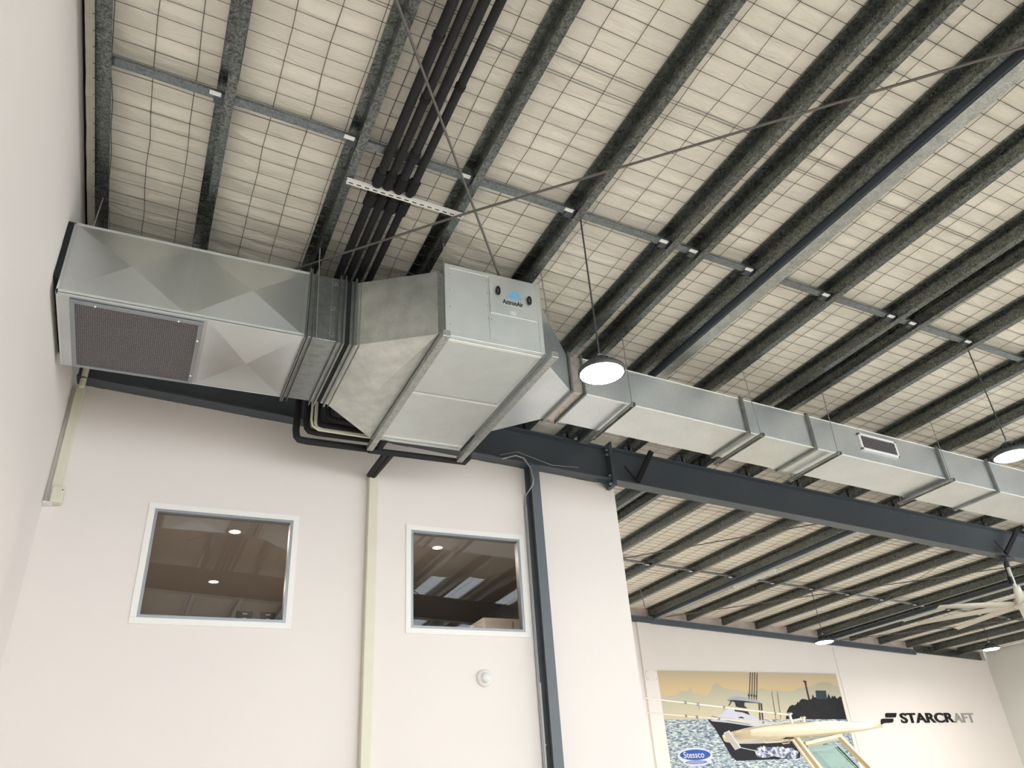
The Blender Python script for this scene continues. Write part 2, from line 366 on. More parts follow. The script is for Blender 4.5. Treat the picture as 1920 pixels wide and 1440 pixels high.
# rafters
def rafter(y0, x0, x1, lab, plates, cleats):
    t = thing('portal_rafter', lab, 'rafter', (x0, y0+.11, C0-.62-T*x0), 'portal rafters')
    d = C0-.005; yc = y0+.115
    b = MB(); b.sbox(x0, x1, y0, y0+.218, d-.022, d); b.sbox(x0, x1, y0, y0+.218, d-.592, d-.57); b.sbox(x0, x1, yc-.006, yc+.006, d-.57, d-.022)
    emit('beam', b, M_beam, t)
    for px in plates:
        b = MB(); b.sbox(px, px+.03, y0-.03, y0+.26, d-.70, d+.09); b.sbox(px-.034, px-.004, y0-.03, y0+.26, d-.70, d+.02)
        emit('splice_plate', b, M_beam, t)
        b = MB()
        for yy in (y0+.03, y0+.2):
            for cc in (.05, .14, .52, .66): b.tube([(px-.075, yy, d-cc-T*px), (px-.034, yy, d-cc-T*px)], .022, 8)
        emit('bolt', b, M_rail, t)
        b = MB(); b.prism_y([(px-.30, d-.592-T*(px-.3)), (px-.034, d-.592-T*px), (px-.034, d-.70-T*px)], yc-.01, yc+.01); emit('haunch_stiffener', b, M_beam, t)
    for xr in cleats:
        xw = xr-.085-.012
        o = emit('purlin_cleat', MB().sbox(xw-.010, xw, yc-.06, yc+.04, d, d+.17), M_beam, t)
        b = MB(); 
        for cc in (.05, .12): b.tube([(xw-.025, yc-.01, d+cc-T*xw), (xw-.01, yc-.01, d+cc-T*xw)], .012, 6)
        emit('bolt', b, M_thread, o)
    return t
R1 = rafter(9.97, -1.2, 27.4, 'long charcoal painted steel rafter crossing above the white window wall', [6.76, 13.9*0+22.5], PX[:])
rafter(.85, -1.2, 27.4, 'charcoal portal rafter above the photographer, outside the picture', [], [])
# stiffener and fly braces on the long rafter
for xa, xb, lab in ((7.22, 7.55, 'short dark diagonal brace from rafter bottom up to purlin beside the splice plate'), (16.25, 16.85, 'short dark diagonal brace from rafter bottom up to purlin above the ceiling fan')):
    b = MB(); b.obox((xa, 9.965, C0-.56-T*xa), (xb, 9.90, C0+.03-T*xb), (0, 1, 0), .085, .05)
    b.obox((xa-.0, 9.965, C0-.56-T*xa), (xa-.22, 9.965, C0-.30-T*xa), (0, 1, 0), .04, .006)
    tag(emit('fly_brace', b, M_blk2), lab, 'brace', 'fly braces')
# back wall top rail (channel) and end rafter
b = MB(); b.sbox(12.4, 23.95, YB-.09, YB-.01, 5.70, 5.86)
b2 = emit('top_rail', b, M_beam); tag(b2, 'charcoal steel channel along the top of the back wall under the purlins', 'steel rail')
b = MB(); b.sbox(23.97, 27.2, YB-.06, YB-.01, 5.78, 6.04); tag(emit('top_rail', b, M_purl), 'grey galvanised rail section in the far right corner above the back wall', 'steel rail')
# dark column on the window wall
t = thing('steel_column', 'grey steel column standing against the white window wall, right of the second window', 'column', (5.29, 10.08, -1.6))
ct = 5.30-T*5.3
emit('front_flange', MB().box(5.235, 5.385, 9.985, 10.0, -1.6, ct), M_col, t)
emit('web', MB().box(5.30, 5.315, 10.0, 10.175, -1.6, ct), M_col, t)
emit('back_flange', MB().box(5.225, 5.385, 10.175, 10.188, -1.6, ct), M_col, t)
b = MB(); b.box(5.19, 5.224, 10.16, 10.188, -1.6, 1.75); b.box(5.18, 5.232, 10.15, 10.188, .95, .97)
tag(emit('edge_angle', b, M_white), 'white angle strip along the lower left edge of the grey column', 'trim strip')
b = MB()
for z in (1.0, .70, .40): b.sphere((5.20, 10.14, z), .025)
# conduit down the column
b = MB(); b.tube([(4.72, 9.93, 4.98), (4.95, 9.90, 5.06), (5.09, 9.90, 5.03), (5.20, 9.92, 4.90), (5.24, 9.92, 4.55+.15), (5.22, 9.93, 4.66-.06), (5.19, 10.12, 4.5), (5.18, 10.16, 4.3), (5.18, 10.16, -1.5)], .014, 8)
tag(emit('power_cable', b, M_alu), 'thin grey cable looping over the rafter and down the column', 'cable')
b = MB(); b.tube([(4.7, 9.94, 5.05), (5.0, 9.93, 5.14), (5.6, 9.95, 5.00), (6.1, 9.97, 5.03)], .006, 6)
tag(emit('thin_wire', b, M_alu), 'thin pale wire lying over the rafter behind the air unit', 'cable')

# tension rods of the roof bracing
def rod(pts, r, lab, grp, mat=None):
    b = MB(); b.tube([Vector(p) for p in pts], r, 8)
    return tag(emit('bracing_rod', b, mat or M_rod), lab, 'rod', grp)
rod([(.69, 3.19, 5.765), (3.38, 6.74, 5.605), (4.35, 8.0, 5.535)], .013, 'steel cross bracing rod falling from the top edge down behind the air unit', 'front cross bracing')
rod([(6.72, 1.15, 5.39), (2.42, 5.735, 5.655), (.2, 8.26, 5.795)], .013, 'long steel cross bracing rod rising to the right corner of the roof', 'front cross bracing')
b = MB()
for p in ((1.25, 3.95, 5.80), ): pass
rod([(9.0, 15.95, 5.31), (13.0, 10.5, 5.08)], .012, 'thin dark bracing rod rising right behind the end of the white window wall', 'rear cross bracing')
rod([(13.6, 18.84, 5.04), (19.6, 10.4, 4.68)], .012, 'thin dark bracing rod crossing above the rear pendant lamp', 'rear cross bracing')
rod([(11.6, 16.6, 5.20), (13.35, 18.93, 5.06)], .012, 'short dark bracing rod dropping to the left end of the back wall rail', 'rear cross bracing')
rod([(20.5, 18.8, 4.62), (26.5, 10.6, 4.26)], .012, 'thin dark bracing rod in the far right roof corner', 'rear cross bracing')

# safety mesh wires under the blanket
def mesh_panel(name, x0, x1, y0, y1, lab):
    b = MB(); r = .0032
    def bar(pts):
        for a, e in zip(pts[:-1], pts[1:]): 
            a, e = Vector(a), Vector(e); d = (e-a).normalized(); s_ = d.cross(Vector((0,0,1))).normalized()*r; u = Vector((0,0,-1))*r*1.4
            n = len(b.v); b.v += [tuple(a-s_), tuple(a+s_), tuple(a+u), tuple(e-s_), tuple(e+s_), tuple(e+u)]
            for f in ((n, n+2, n+5, n+3), (n+2, n+1, n+4, n+5), (n, n+3, n+4, n+1)): b.f.append(list(f)); b.mi.append(0); b.sm.append(False)
    y = y0
    k = 0
    while y < y1:
        j = random.uniform(-.012, .012); lap = (k % 22 in (10, 11))
        pts = []; x = x0
        while x < x1+.01:
            pts.append((x, y+j+random.uniform(-.006, .006), C0+.172-T*x)); x += .6
        bar(pts)
        if lap: bar([(p[0], p[1]+.03, p[2]) for p in pts])
        y += .18; k += 1
    x = x0+.16
    while x < x1:
        pts = []; y = y0; 
        while y < y1+.01:
            pts.append((x+random.uniform(-.012, .012), y, C0+.170-T*x)); y += .36
        bar(pts); x += .345
    o = emit(name, b, M_wire, recalc=False); tag(o, lab, 'wire mesh', 'roof safety mesh'); return o
mesh_panel('safety_mesh', -1.15, 14.9, -2.0, 9.9, 'wire safety mesh under the roof lining in front of the long rafter')
mesh_panel('safety_mesh', 6.95, 27.3, 9.95, 18.9, 'wire safety mesh under the roof lining behind the long rafter')

# ================================================================== DUCTWORK
def pyr(b, c, h, mi=0, mg=0.03):
    # cross-broken sheet panel: c = four corners, raised centre by h along outward normal, flat margin mg
    c = [Vector(p) for p in c]; m = (c[0]+c[1]+c[2]+c[3])/4; nrm = (c[1]-c[0]).cross(c[3]-c[0]).normalized()
    inn = [p+(m-p).normalized()*mg*1.4 for p in c]
    b.add(c+inn+[m+nrm*h], [(0,1,5,4),(1,2,6,5),(2,3,7,6),(3,0,4,7),(4,5,8),(5,6,8),(6,7,8),(7,4,8)], mi)
def sbar(b, pts, w, h):  # closed rectangular frame from bars
    for i in range(len(pts)): b.obox(pts[i], pts[(i+1) % len(pts)], (1,0,0), w, h)
# return air plenum against the left wall
t = thing('return_air_plenum', 'large galvanised plenum box with a grille underneath, against the left wall', 'duct', (-.03, 7.72, 4.65))
X0, X1, Y0, Y1, Z0, Z1 = -1.185, 1.125, 7.03, 8.41, 4.65, 5.49
b = MB(); xm = -.03
pyr(b, [(X0,Y0,Z0),(xm,Y0,Z0),(xm,Y0,Z1),(X0,Y0,Z1)], .04)
pyr(b, [(xm,Y0,Z0),(X1,Y0,Z0),(X1,Y0,Z1),(xm,Y0,Z1)], .04)
b.add([(X0,Y0,Z0),(X0,Y1,Z0),(X0,Y1,Z1),(X0,Y0,Z1),(X1,Y0,Z0),(X1,Y1,Z0),(X1,Y1,Z1),(X1,Y0,Z1)], [(0,3,2,1),(4,5,6,7),(3,7,6,2),(1,2,6,5)])
b.add([(X0,Y0,Z0),(.15,Y0,Z0),(.15,Y1,Z0),(X0,Y1,Z0)], [(0,3,2,1)])
pyr(b, [(X1,Y0,Z0),(.15,Y0,Z0),(.15,Y1,Z0),(X1,Y1,Z0)], .04)
emit('plenum_body', b, M_duct, t, recalc=False)
b = MB(); e = .004
b.box(X0-.002, X1, Y0-e, Y0, Z0-e, Z0+.03); b.box(X0-.002, X1, Y0-e, Y0, Z1-.02, Z1+e); b.box(X0-e, X0+.012, Y0-e, Y0, Z0-e, Z1+e)
b.box(X0-e, X0+.012, Y0, Y1, Z0-e, Z0); b.box(X0-.002, X1, Y1, Y1+e, Z0-e, Z0+.03); b.box(X0, X1, Y0-e, Y0+.035, Z0-e, Z0)
emit('edge_seam', b, M_ahu, t)
b = MB(); gx0, gx1, gy0, gy1 = -1.075, .135, 7.11, 8.39
for x0, x1, y0, y1 in ((gx0, gx1, gy0, gy0+.045), (gx0, gx1, gy1-.045, gy1), (gx0, gx0+.045, gy0+.045, gy1-.045), (gx1-.045, gx1, gy0+.045, gy1-.045)): b.box(x0, x1, y0, y1, Z0-.022, Z0-.004)
g = emit('grille_frame', b, M_alu, t)
g['label'] = 'pale aluminium frame'
f = emit('filter_face', MB().box(gx0+.045, gx1-.045, gy0+.045, gy1-.045, Z0-.014, Z0-.006), M_filter, t); f['label'] = 'dark dimpled filter mesh'
b = MB()
for x, y in ((-.85, gy0+.03), (-.1, gy0+.03), (gx1-.03, 7.45), (gx1-.03, 8.2)): b.sphere((x, y, Z0-.025), .011)
emit('screw', b, M_strip, t)
emit('wall_gap_shade', MB().box(-1.236, X0-.003, Y0-.03, Y1+.02, Z0+.14, Z1-.02), M_blk2, t)  # black block standing in for the shade in the gap beside the wall
# flanged connection between plenum and unit
t = thing('flexible_connector', 'galvanised connector section with flanges and riveted seam, between plenum and transition', 'duct', (1.35, 7.72, 4.65))
b = MB(); b.box(1.14, 1.50, Y0, Y1, Z0, Z1); emit('duct_collar', b, M_flange, t, bevel=.004)
def ring(x0, x1, y0, y1, z0, z1, th):
    b = MB(); b.box(x0, x1, y0-th, y0, z0-th, z1+th); b.box(x0, x1, y1, y1+th, z0-th, z1+th); b.box(x0, x1, y0, y1, z0-th, z0); b.box(x0, x1, y0, y1, z1, z1+th); return b
for xa, xb in ((1.127, 1.137), (1.147, 1.157), (1.20, 1.205), (1.465, 1.475), (1.52, 1.535)): emit('flange_ring', ring(xa, xb, Y0, Y1, Z0, Z1, .04), M_flange, t)
emit('rubber_gap', MB().box(1.50, 1.66, Y0+.004, Y1-.004, Z0+.004, Z1-.004), M_blk2, t)
emit('end_collar', ring(1.476, 1.55, Y0, Y1, Z0, Z1, .006), M_flange, t)
b = MB(); b.box(1.385, 1.39, Y0-.004, Y0, Z0, Z1)
for z in (Z0+.08, Z0+.42, Z0+.76):
    for dx, dz in ((-.02, .01), (.02, .012), (.035, -.012), (-.012, -.02), (.012, -.018)): b.sphere((1.40+dx, Y0-.004, z+dz), .008, n=6)
emit('rivet_seam', b, M_thread, t)
M_smg = plain('grey_smudge', lin(128,130,124), .6, nscale=30, namp=.2)
for k in range(6):
    b = MB(); yy = 7.18+k*.21; b.add([(1.28+.09*math.cos(a*math.pi/6)*(1-k*.09), yy+.022*math.sin(a*math.pi/6), Z0-.0015) for a in range(12)], [tuple(range(12))])
    emit('smudge', b, M_smg, t, recalc=False)
# transition up to the unit
t = thing('duct_transition', 'flared galvanised transition with creased panels, left of the air conditioning unit', 'duct', (2.0, 7.7, 4.57))
A = dict(x=1.665, y0=7.03, y1=8.41, z0=4.65, z1=5.49); Bq = dict(x=2.40, y0=6.42, y1=9.03, z0=4.575, z1=5.40)
def q(d, i): return {0:(d['x'],d['y0'],d['z0']),1:(d['x'],d['y1'],d['z0']),2:(d['x'],d['y1'],d['z1']),3:(d['x'],d['y0'],d['z1'])}[i]
b = MB()
def crease(p, h=.02):
    b.add(p, [(0,1,2),(0,2,3)])
crease([q(A,0), q(A,3), q(Bq,0), q(Bq,0)][:3]+[q(Bq,0)]) if False else None
b.add([q(A,3), q(A,0), q(Bq,0), q(Bq,3)], [(0,1,2),(0,2,3)])
c = Vector(q(A,0))*.25+Vector(q(A,1))*.25+Vector(q(Bq,1))*.25+Vector(q(Bq,0))*.25; c.z -= .012
c2 = Vector(q(Bq,0))*.5+Vector(q(Bq,1))*.5; c2.x -= .30; c2.z -= .045
b.add([q(A,0), q(A,1), q(Bq,1), q(Bq,0), tuple(c2)], [(0,1,4),(1,2,4),(2,3,4),(3,0,4)])
b.add([q(A,1), q(A,2), q(Bq,2), q(Bq,1)], [(0,1,2),(0,2,3)]); b.add([q(A,2), q(A,3), q(Bq,3), q(Bq,2)], [(0,1,2,3)])
emit('tapered_body', b, M_dirty, t)
b = MB(); b.box(2.40, 2.475, 6.42, 9.03, 4.575, 5.40); emit('neck', b, M_flange, t)
for xa, xb in ((1.64, 1.66), (1.70, 1.705)): emit('flange_ring', ring(xa, xb, Y0, Y1, Z0, Z1, .035), M_flange, t)
emit('collar', ring(1.60, 1.66, Y0, Y1, Z0, Z1, .006), M_flange, t)
# air handling unit
UX0, UX1, UY0, UY1, UZ0, UZ1 = 2.475, 3.66, 6.40, 9.05, 4.575, 5.535
t = thing('air_conditioning_unit', 'large square-cornered ducted air conditioning unit with blue and black logo, hung above the wall', 'air conditioner', ((UX0+UX1)/2, 7.7, UZ0))
emit('casing', MB().box(UX0+.02, UX1-.02, UY0+.012, UY1-.012, UZ0+.02, UZ1-.012), M_ahu, t)
b = MB(); p_ = .055
for x in (UX0, UX1-p_):
    for y in (UY0, UY1-p_): b.box(x, x+p_, y, y+p_, UZ0, UZ1)
for z in (UZ0, UZ1-p_):
    for y in (UY0, UY1-p_): b.box(UX0+p_, UX1-p_, y+.002, y+p_-.002, z, z+p_)
    for x in (UX0, UX1-p_): b.box(x+.002, x+p_-.002, UY0+p_, UY1-p_, z, z+p_)
emit('frame', b, M_ahu, t, bevel=.004)
emit('front_panel', MB().box(UX0+.05, 2.985, UY0+.004, UY0+.02, UZ0+.05, UZ1-.05), M_ahu, t, bevel=.003)
ap = emit('access_door', MB().box(3.015, UX1-.055, UY0-.002, UY0+.014, 4.985, UZ1-.052), M_ahu, t, bevel=.004)
emit('lower_panel', MB().box(2.995, UX1-.055, UY0+.004, UY0+.018, UZ0+.05, 4.975), M_ahu, t, bevel=.003)
def loop_handle(cx, cz):
    b = MB(); pts = []
    for k in range(17):
        a = 2*math.pi*k/16; pts.append((cx+.018*math.cos(a), UY0-.022, cz+.052*math.sin(a)))
    b.tube(pts, .011, 8, caps=False); return b
for cx, cz in ((3.115, 5.30), (3.505, 5.225+.03)): emit('handle', loop_handle(cx, cz), M_blk, ap)
emit('logo_plate', MB().box(3.155, 3.47, UY0-.005, UY0-.0015, 5.135, 5.375), M_ahu, ap)
text_mesh('lettering', 'ActronAir', .082, 3.172, UY0-.006, 5.15, M_inkk, ap, ext=.001, xs=.735, bold=.0024)
# swoosh emblem
b = MB(); cx, cz = 3.315, 5.29
b.add([(cx+x, UY0-.0065, cz+z) for x, z in ((-.10,-.045),(-.06,-.02),(-.03,.02),(-.015,.058),(.02,.06),(.06,.035),(.085,.0),(.095,-.035),(.06,-.05),(0,-.055))], [tuple(range(10))])
emit('emblem', b, M_cyan, ap)
b = MB()
for k in range(3):
    z0 = .022-k*.022
    up = [(cx-.075+i*.019, UY0-.0075, cz+z0+.010*math.sin(i*.7)-.002*i) for i in range(10)]
    lo = [(x, y, z-.0065) for x, y, z in up]
    b.add(up+lo, [(i, i+1, i+11, i+10) for i in range(9)])
emit('emblem_line', b, M_ahu, ap)
emit('rating_label', MB().box(3.255, 3.34, UY0-.004, UY0-.002, 5.02, 5.065), M_lab, ap)
b = MB()
for x, zz in ((2.535, (4.72, 4.95, 5.18, 5.40)), (2.985, (4.9, 5.08, 5.25, 5.42))):
    for z in zz:
        b.sphere((x, UY0-.001, z), .007, n=6)
        if x > 2.6: b.sphere((x+.035, UY0-.002, z-.004), .007, n=6)
emit('screw', b, M_thread, t)
for ya, yb in ((6.50, 7.64), (7.72, 8.86)): emit('bottom_panel', MB().box(UX0+.05, UX1-.05, ya, yb, UZ0-.004, UZ0+.01), M_ahu, t, bevel=.003)
for y in (6.455, 7.66, 8.87):
    o = emit('cross_strip', MB().box(UX0+.055, UX1-.02, y, y+.035, UZ0-.014, UZ0-.002), M_strip, t); o['label'] = 'bright white zinc strip'
# support channels under the unit
for x, nm in ((2.41, 'left'), (3.69, 'right')):
    b = MB(); b.box(x, x+.085, 6.31, 9.24, 4.492, 4.572)
    s_ = tag(emit('support_channel', b, M_rail, bevel=.006), 'galvanised channel rail under the %s edge of the air conditioning unit' % nm, 'support rail', 'unit support rails')
# outlet transition and long supply duct following the roof pitch
t = thing('outlet_transition', 'galvanised outlet transition right of the air unit, behind the nearest pendant lamp', 'duct', (4.0, 7.6, 4.6))
A = dict(x=3.662, y0=6.50, y1=8.62, z0=4.60, z1=5.42); Bq = dict(x=4.42, y0=7.2, y1=7.98, z0=4.667, z1=5.19)
b = MB()
for i, j in ((0,3),(1,0),(2,1),(3,2)): b.add([q(A,i), q(A,j), q(Bq,j), q(Bq,i)], [(0,1,2,3)])
emit('tapered_body', b, M_ductr, t)
emit('flange_ring', ring(4.42, 4.445, 7.2, 7.98, 4.667, 5.19, .035), M_flange, t)
b = MB(); b.box(4.445, 4.61, 7.205, 7.975, 4.668, 5.185); emit('foil_sleeve', b, plain('foil_tape', lin(196,188,178), .3, .75, nscale=14, namp=.15, bump=.9, bscale=26), t)
emit('flange_ring', ring(4.61, 4.63, 7.2, 7.98, 4.660, 5.185, .03), M_flange, t)
DC0, DC1 = 4.932, 5.455
def dz(x, c): return c-T*x
joints = [4.63, 7.17, 8.36, 11.0, 12.13, 14.75, 17.4]
for i in range(len(joints)-1):
    a, e = joints[i], joints[i+1]
    labs = ['long galvanised supply duct section right behind the nearest pendant lamp', 'short galvanised supply duct section, second from the air unit, ending left of the register',
            'galvanised supply duct section carrying the white register', 'short galvanised supply duct section just right of the register', 'galvanised supply duct section at the right picture edge behind the lamp', 'last galvanised supply duct section beyond the right picture edge']
    t = thing('supply_duct', labs[i], 'duct', ((a+e)/2, 7.6, dz((a+e)/2, DC0)), 'supply duct sections')
    b = MB(); b.sbox(a+.004, e-.004, 7.2, 7.98, DC0, DC1); emit('duct_body', b, M_ductr, t, bevel=.004)
    b = MB(); b.sbox(a+.004, e-.02, 7.192, 7.2, DC0-.006, DC0+.012); b.sbox(a+.004, e-.02, 7.194, 7.2, DC1-.004, DC1+.006); s1 = emit('edge_seam', b, M_strip, t)
    if i < 5:
        b = MB()
        for xx in (0,):
            b.sbox(e-.035, e+.012, 7.165, 7.2, DC0-.03, DC1+.03); b.sbox(e-.035, e+.012, 7.2, 8.0, DC0-.035, DC0-.003); b.sbox(e-.035, e+.012, 7.98, 8.01, DC0, DC1+.02)
        emit('joint_cleat', b, M_flange, t)
    if i == 2:
        gx0, gx1 = 9.30, 10.06; c0, c1 = 5.10, 5.372
        b = MB(); th = .035
        b.sbox(gx0, gx1, 7.17, 7.199, c0, c0+th); b.sbox(gx0, gx1, 7.17, 7.199, c1-th, c1); b.sbox(gx0, gx0+th, 7.17, 7.199, c0, c1); b.sbox(gx1-th, gx1, 7.17, 7.199, c0, c1)
        gr = emit('register_frame', b, M_white, t, bevel=.004); gr['label'] = 'white register frame'
        emit('register_back', MB().sbox(gx0+th, gx1-th, 7.192, 7.197, c0+th, c1-th), M_blk, gr)
        b = MB()
        for k in range(7): b.sbox(gx0+th, gx1-th, 7.172, 7.186, c0+.045+k*.028, c0+.054+k*.028)
        for k in range(1, 12, 1): b.sbox(gx0+th+k*.057, gx0+th+k*.057+.006, 7.178, 7.19, c0+th, c1-th)
        emit('louvre_blades', b, plain('louvre_grey', lin(116,112,114), .5, nscale=10), gr)
# hanger trapezes under the supply duct
for x, lab in ((5.27, 'beside the nearest pendant lamp'), (7.32, 'at the first duct joint'), (8.70, 'left of the white register'), (10.98, 'right of the white register'), (14.0, 'beyond the right picture edge')):
    t = thing('duct_hanger', 'trapeze hanger angle with thin threaded rods under the supply duct, '+lab, 'hanger', (x, 7.6, dz(x, DC0)-.05), 'supply duct hangers')
    b = MB(); b.sbox(x-.045, x, 7.06, 8.12, DC0-.045, DC0-.040); b.sbox(x-.005, x, 7.06, 8.12, DC0-.085, DC0-.040); b.sbox(x-.045, x-.04, 7.06, 8.12, DC0-.04-.035, DC0-.04)
    emit('angle_bar', b, M_rail, t)
    xt = min(PX, key=lambda p: abs(p-x)) - (0 if x != 5.27 else 0); zt = C0-T*x
    for y in (7.11, 8.06):
        emit('threaded_rod', MB().tube([(x-.02, y, dz(x, DC0)-.06), (xt-.02, y, zt+.06)], .006, 6), M_thread, t)
        emit('nut', MB().tube([(x-.02, y, dz(x, DC0)-.075), (x-.02, y, dz(x, DC0)-.032)], .016, 6), M_thread, t)
# rods of plenum and unit
hr = [((-1.04, 7.12, 5.485), (-1.02, 7.12, C0+.10), 'left corner of the grille plenum'), ((1.24, 6.975, 4.60), (1.20, 6.975, C0+.1), 'flanged connector'),
      ((2.452, 6.34, 4.47), (2.45, 6.34, C0-.02), 'front end of the left unit rail'), ((3.735, 6.335, 4.47), (3.66, 6.335, C0-.1), 'front end of the right unit rail'),
      ((2.452, 9.19, 4.47), (2.45, 9.19, C0-.1), 'rear end of the left unit rail'), ((3.735, 9.19, 4.47), (3.66, 9.19, C0-.1), 'rear end of the right unit rail')]
for a, e, lab in hr:
    b = MB(); b.tube([a, (e[0], e[1], e[2])], .0065, 6)
    tag(emit('hanging_rod', b, M_thread), 'thin threaded rod holding the '+lab, 'hanging rod', 'threaded hanging rods')

# ================================================================== PIPES
pip = [(1.515, 'leftmost'), (1.625, 'second from the left'), (1.745, 'third from the left'), (1.865, 'rightmost')]
for k, (x, nm) in enumerate(pip):
    t = thing('insulated_pipe', 'black foam insulated pipe under the roof, %s of the four' % nm, 'pipe', (x, 5, C0-.02), 'black insulated pipes')
    z = C0+.004-T*x
    yv = (9.38, 9.29, 9.20, 9.12)[k]; zb = (4.585, 4.68, 4.745, 4.81)[k]
    pts = [(x, 1.12, z), (x, 8.9, z), (x, yv-.05, z-.03), (x, yv, z-.12), (x-.02, yv, zb+.14), (x-.005, yv, zb+.05), (x+.03, yv, zb+.01), (x+.12, yv, zb), (2.56, yv, zb), (2.60, yv-.01, zb), (2.60, 9.056, zb)]
    r = .047 if k in (0, 2) else .042
    emit('foam_sleeve', MB().tube(pts, r, 12), M_blk, t)
    for y0_, y1_ in ((5.58, 5.74), (5.90, 6.08)): emit('taped_collar', MB().tube([(x, y0_, z), (x, y1_, z)], r+.017, 12), M_blk2, t)
    yy = (3.9, 4.55, 5.2, 4.3)[k]
    for y0_ in (yy, yy-2.1): emit('tape_band', MB().tube([(x, y0_, z), (x, y0_+.05, z)], r+.008, 12), M_blk2, t)
b = MB(); b.tube([(1.685, 1.12, C0+.01), (1.685, 8.96, C0+.01), (1.67, 9.04, C0-.1), (1.63, 9.07, 5.2), (1.63, 9.07, 4.74), (1.65, 9.07, 4.66), (1.73, 9.07, 4.61), (2.45, 9.09, 4.61)], .015, 8)
tag(emit('conduit', b, M_cream), 'thin pale conduit running between the four black pipes', 'conduit')
b = MB(); b.tube([(1.80, 3.2, C0+.03), (1.80, 8.9, C0+.03)], .016, 8)
tag(emit('conduit', b, M_alu), 'thin grey conduit between the two right black pipes', 'conduit')
# slotted channel holding the pipes
t = thing('slotted_channel', 'white slotted strut channel fixed below the purlins, carrying the black pipes', 'strut channel', (1.8, 5.81, C0-.06))
b = MB(); n = 15; xa, xb = 1.215, 2.475; st = (xb-xa)/n; c0 = C0-.055
b.sbox(xa, xb, 5.785, 5.789, c0, c0+.045); b.sbox(xa, xb, 5.831, 5.835, c0, c0+.045); b.sbox(xa, xb, 5.789, 5.801, c0, c0+.003); b.sbox(xa, xb, 5.819, 5.831, c0, c0+.003)
for k in range(n+1):
    x0 = xa+k*st-.018; b.sbox(max(xa, x0), min(xb, x0+.036), 5.801, 5.819, c0, c0+.003)
emit('channel', b, M_white, t)
emit('slot_shadow_core', MB().sbox(xa, xb, 5.80, 5.82, c0+.006, c0+.008), M_blk2, t)
for x, _ in pip: emit('saddle', MB().sbox(x-.06, x+.055, 5.80, 5.84, C0-.01, C0+.0), M_lampb, t)
# loop of pale drain lines and dark pipes behind the transition, below the unit
b = MB(); b.tube([(1.69, 9.10, 5.5), (1.69, 9.10, 4.72), (1.71, 9.10, 4.66), (1.78, 9.10, 4.64), (2.45, 9.12, 4.645)], .022, 8)
tag(emit('drain_pipe', b, M_cream), 'cream drain pipe bending under the duct towards the air unit', 'pipe')
b = MB(); b.tube([(2.46, 9.31, 4.535), (3.0, 9.31, 4.54), (3.85, 9.31, 4.54), (3.90, 9.29, 4.60), (3.90, 9.2, 4.8)], .042, 12)
tag(emit('drain_pipe', b, M_blk), 'black pipe running level just behind the rear ends of the unit rails', 'pipe')
b = MB(); b.tube([(2.78, 9.32, 4.53), (2.74, 10.08, 4.52)], .045, 10); b.tube([(2.70, 9.32, 4.53), (2.685, 10.08, 4.52)], .04, 10)
tag(emit('drain_pipe', b, M_blk), 'pair of short black pipes angling from the unit to the cream wall trunking', 'pipe')
b = MB(); b.box(2.685, 2.82, 10.07, 10.188, -1.6, 4.55); tag(emit('pipe_trunking', b, M_cream, bevel=.012), 'tall cream pipe trunking running down the wall between the two windows', 'trunking')
t = thing('pipe_trunking', 'short cream pipe trunking in the left wall corner with a dark cable hole end', 'trunking', (-1.1, 10.1, 3.72))
emit('cover', MB().box(-1.19, -1.085, 10.10, 10.188, 3.86, 5.28), M_cream, t, bevel=.01)
emit('end_cap', MB().box(-1.175, -1.04, 10.06, 10.188, 3.70, 3.92), M_cream, t, bevel=.02)
emit('lower_ledge', MB().box(-1.237, -1.14, 10.05, 10.188, 3.685, 3.70), M_white, t)
b = MB(); b.sphere((-1.055, 10.055, 3.86), .008); emit('screw', b, M_blk, t)
t = thing('taped_conduit', 'cream wrapped conduit with black tape crossing the dark rafter at the left wall', 'conduit', (-1.1, 9.9, 5.25))
emit('sleeve', MB().tube([(-1.10, 9.93, 5.85), (-1.11, 9.93, 5.20)], .037, 10), M_cream, t)
for z in (5.32, 5.50): emit('tape_band', MB().tube([(-1.11, 9.93, z), (-1.11, 9.93, z+.015)], .039, 10), M_blk, t)

# ================================================================== WINDOWS AND WALL FITTINGS
for i, (x0, x1, z0, z1) in enumerate(wins):
    b = MB(); m = .075
    for a in ((x0-m, x1+m, z1, z1+m), (x0-m, x1+m, z0-m, z0), (x0-m, x0, z0, z1), (x1, x1+m, z0, z1)): b.box(a[0], a[1], W-.014, W, a[2], a[3])
    wf = struct('window_%d' % (i+1), b, M_wtrim, bevel=.003)
    wf['_o'] = list(Vector(wf['_o']))
    b = MB(); f_ = .035
    for a in ((x0, x1, z1-f_, z1), (x0, x1, z0, z0+f_), (x0, x0+f_, z0+f_, z1-f_), (x1-f_, x1, z0+f_, z1-f_)): b.box(a[0], a[1], W-.006, W+.10, a[2], a[3])
    emit('window_frame', b, M_alu, wf)
    b = MB(); b.add([(x0+f_, W+.05, z0+f_), (x1-f_, W+.05, z0+f_), (x1-f_, W+.05, z1-f_), (x0+f_, W+.05, z1-f_)], [(0,1,2,3)])
    emit('glass', b, M_glass, wf, recalc=False)
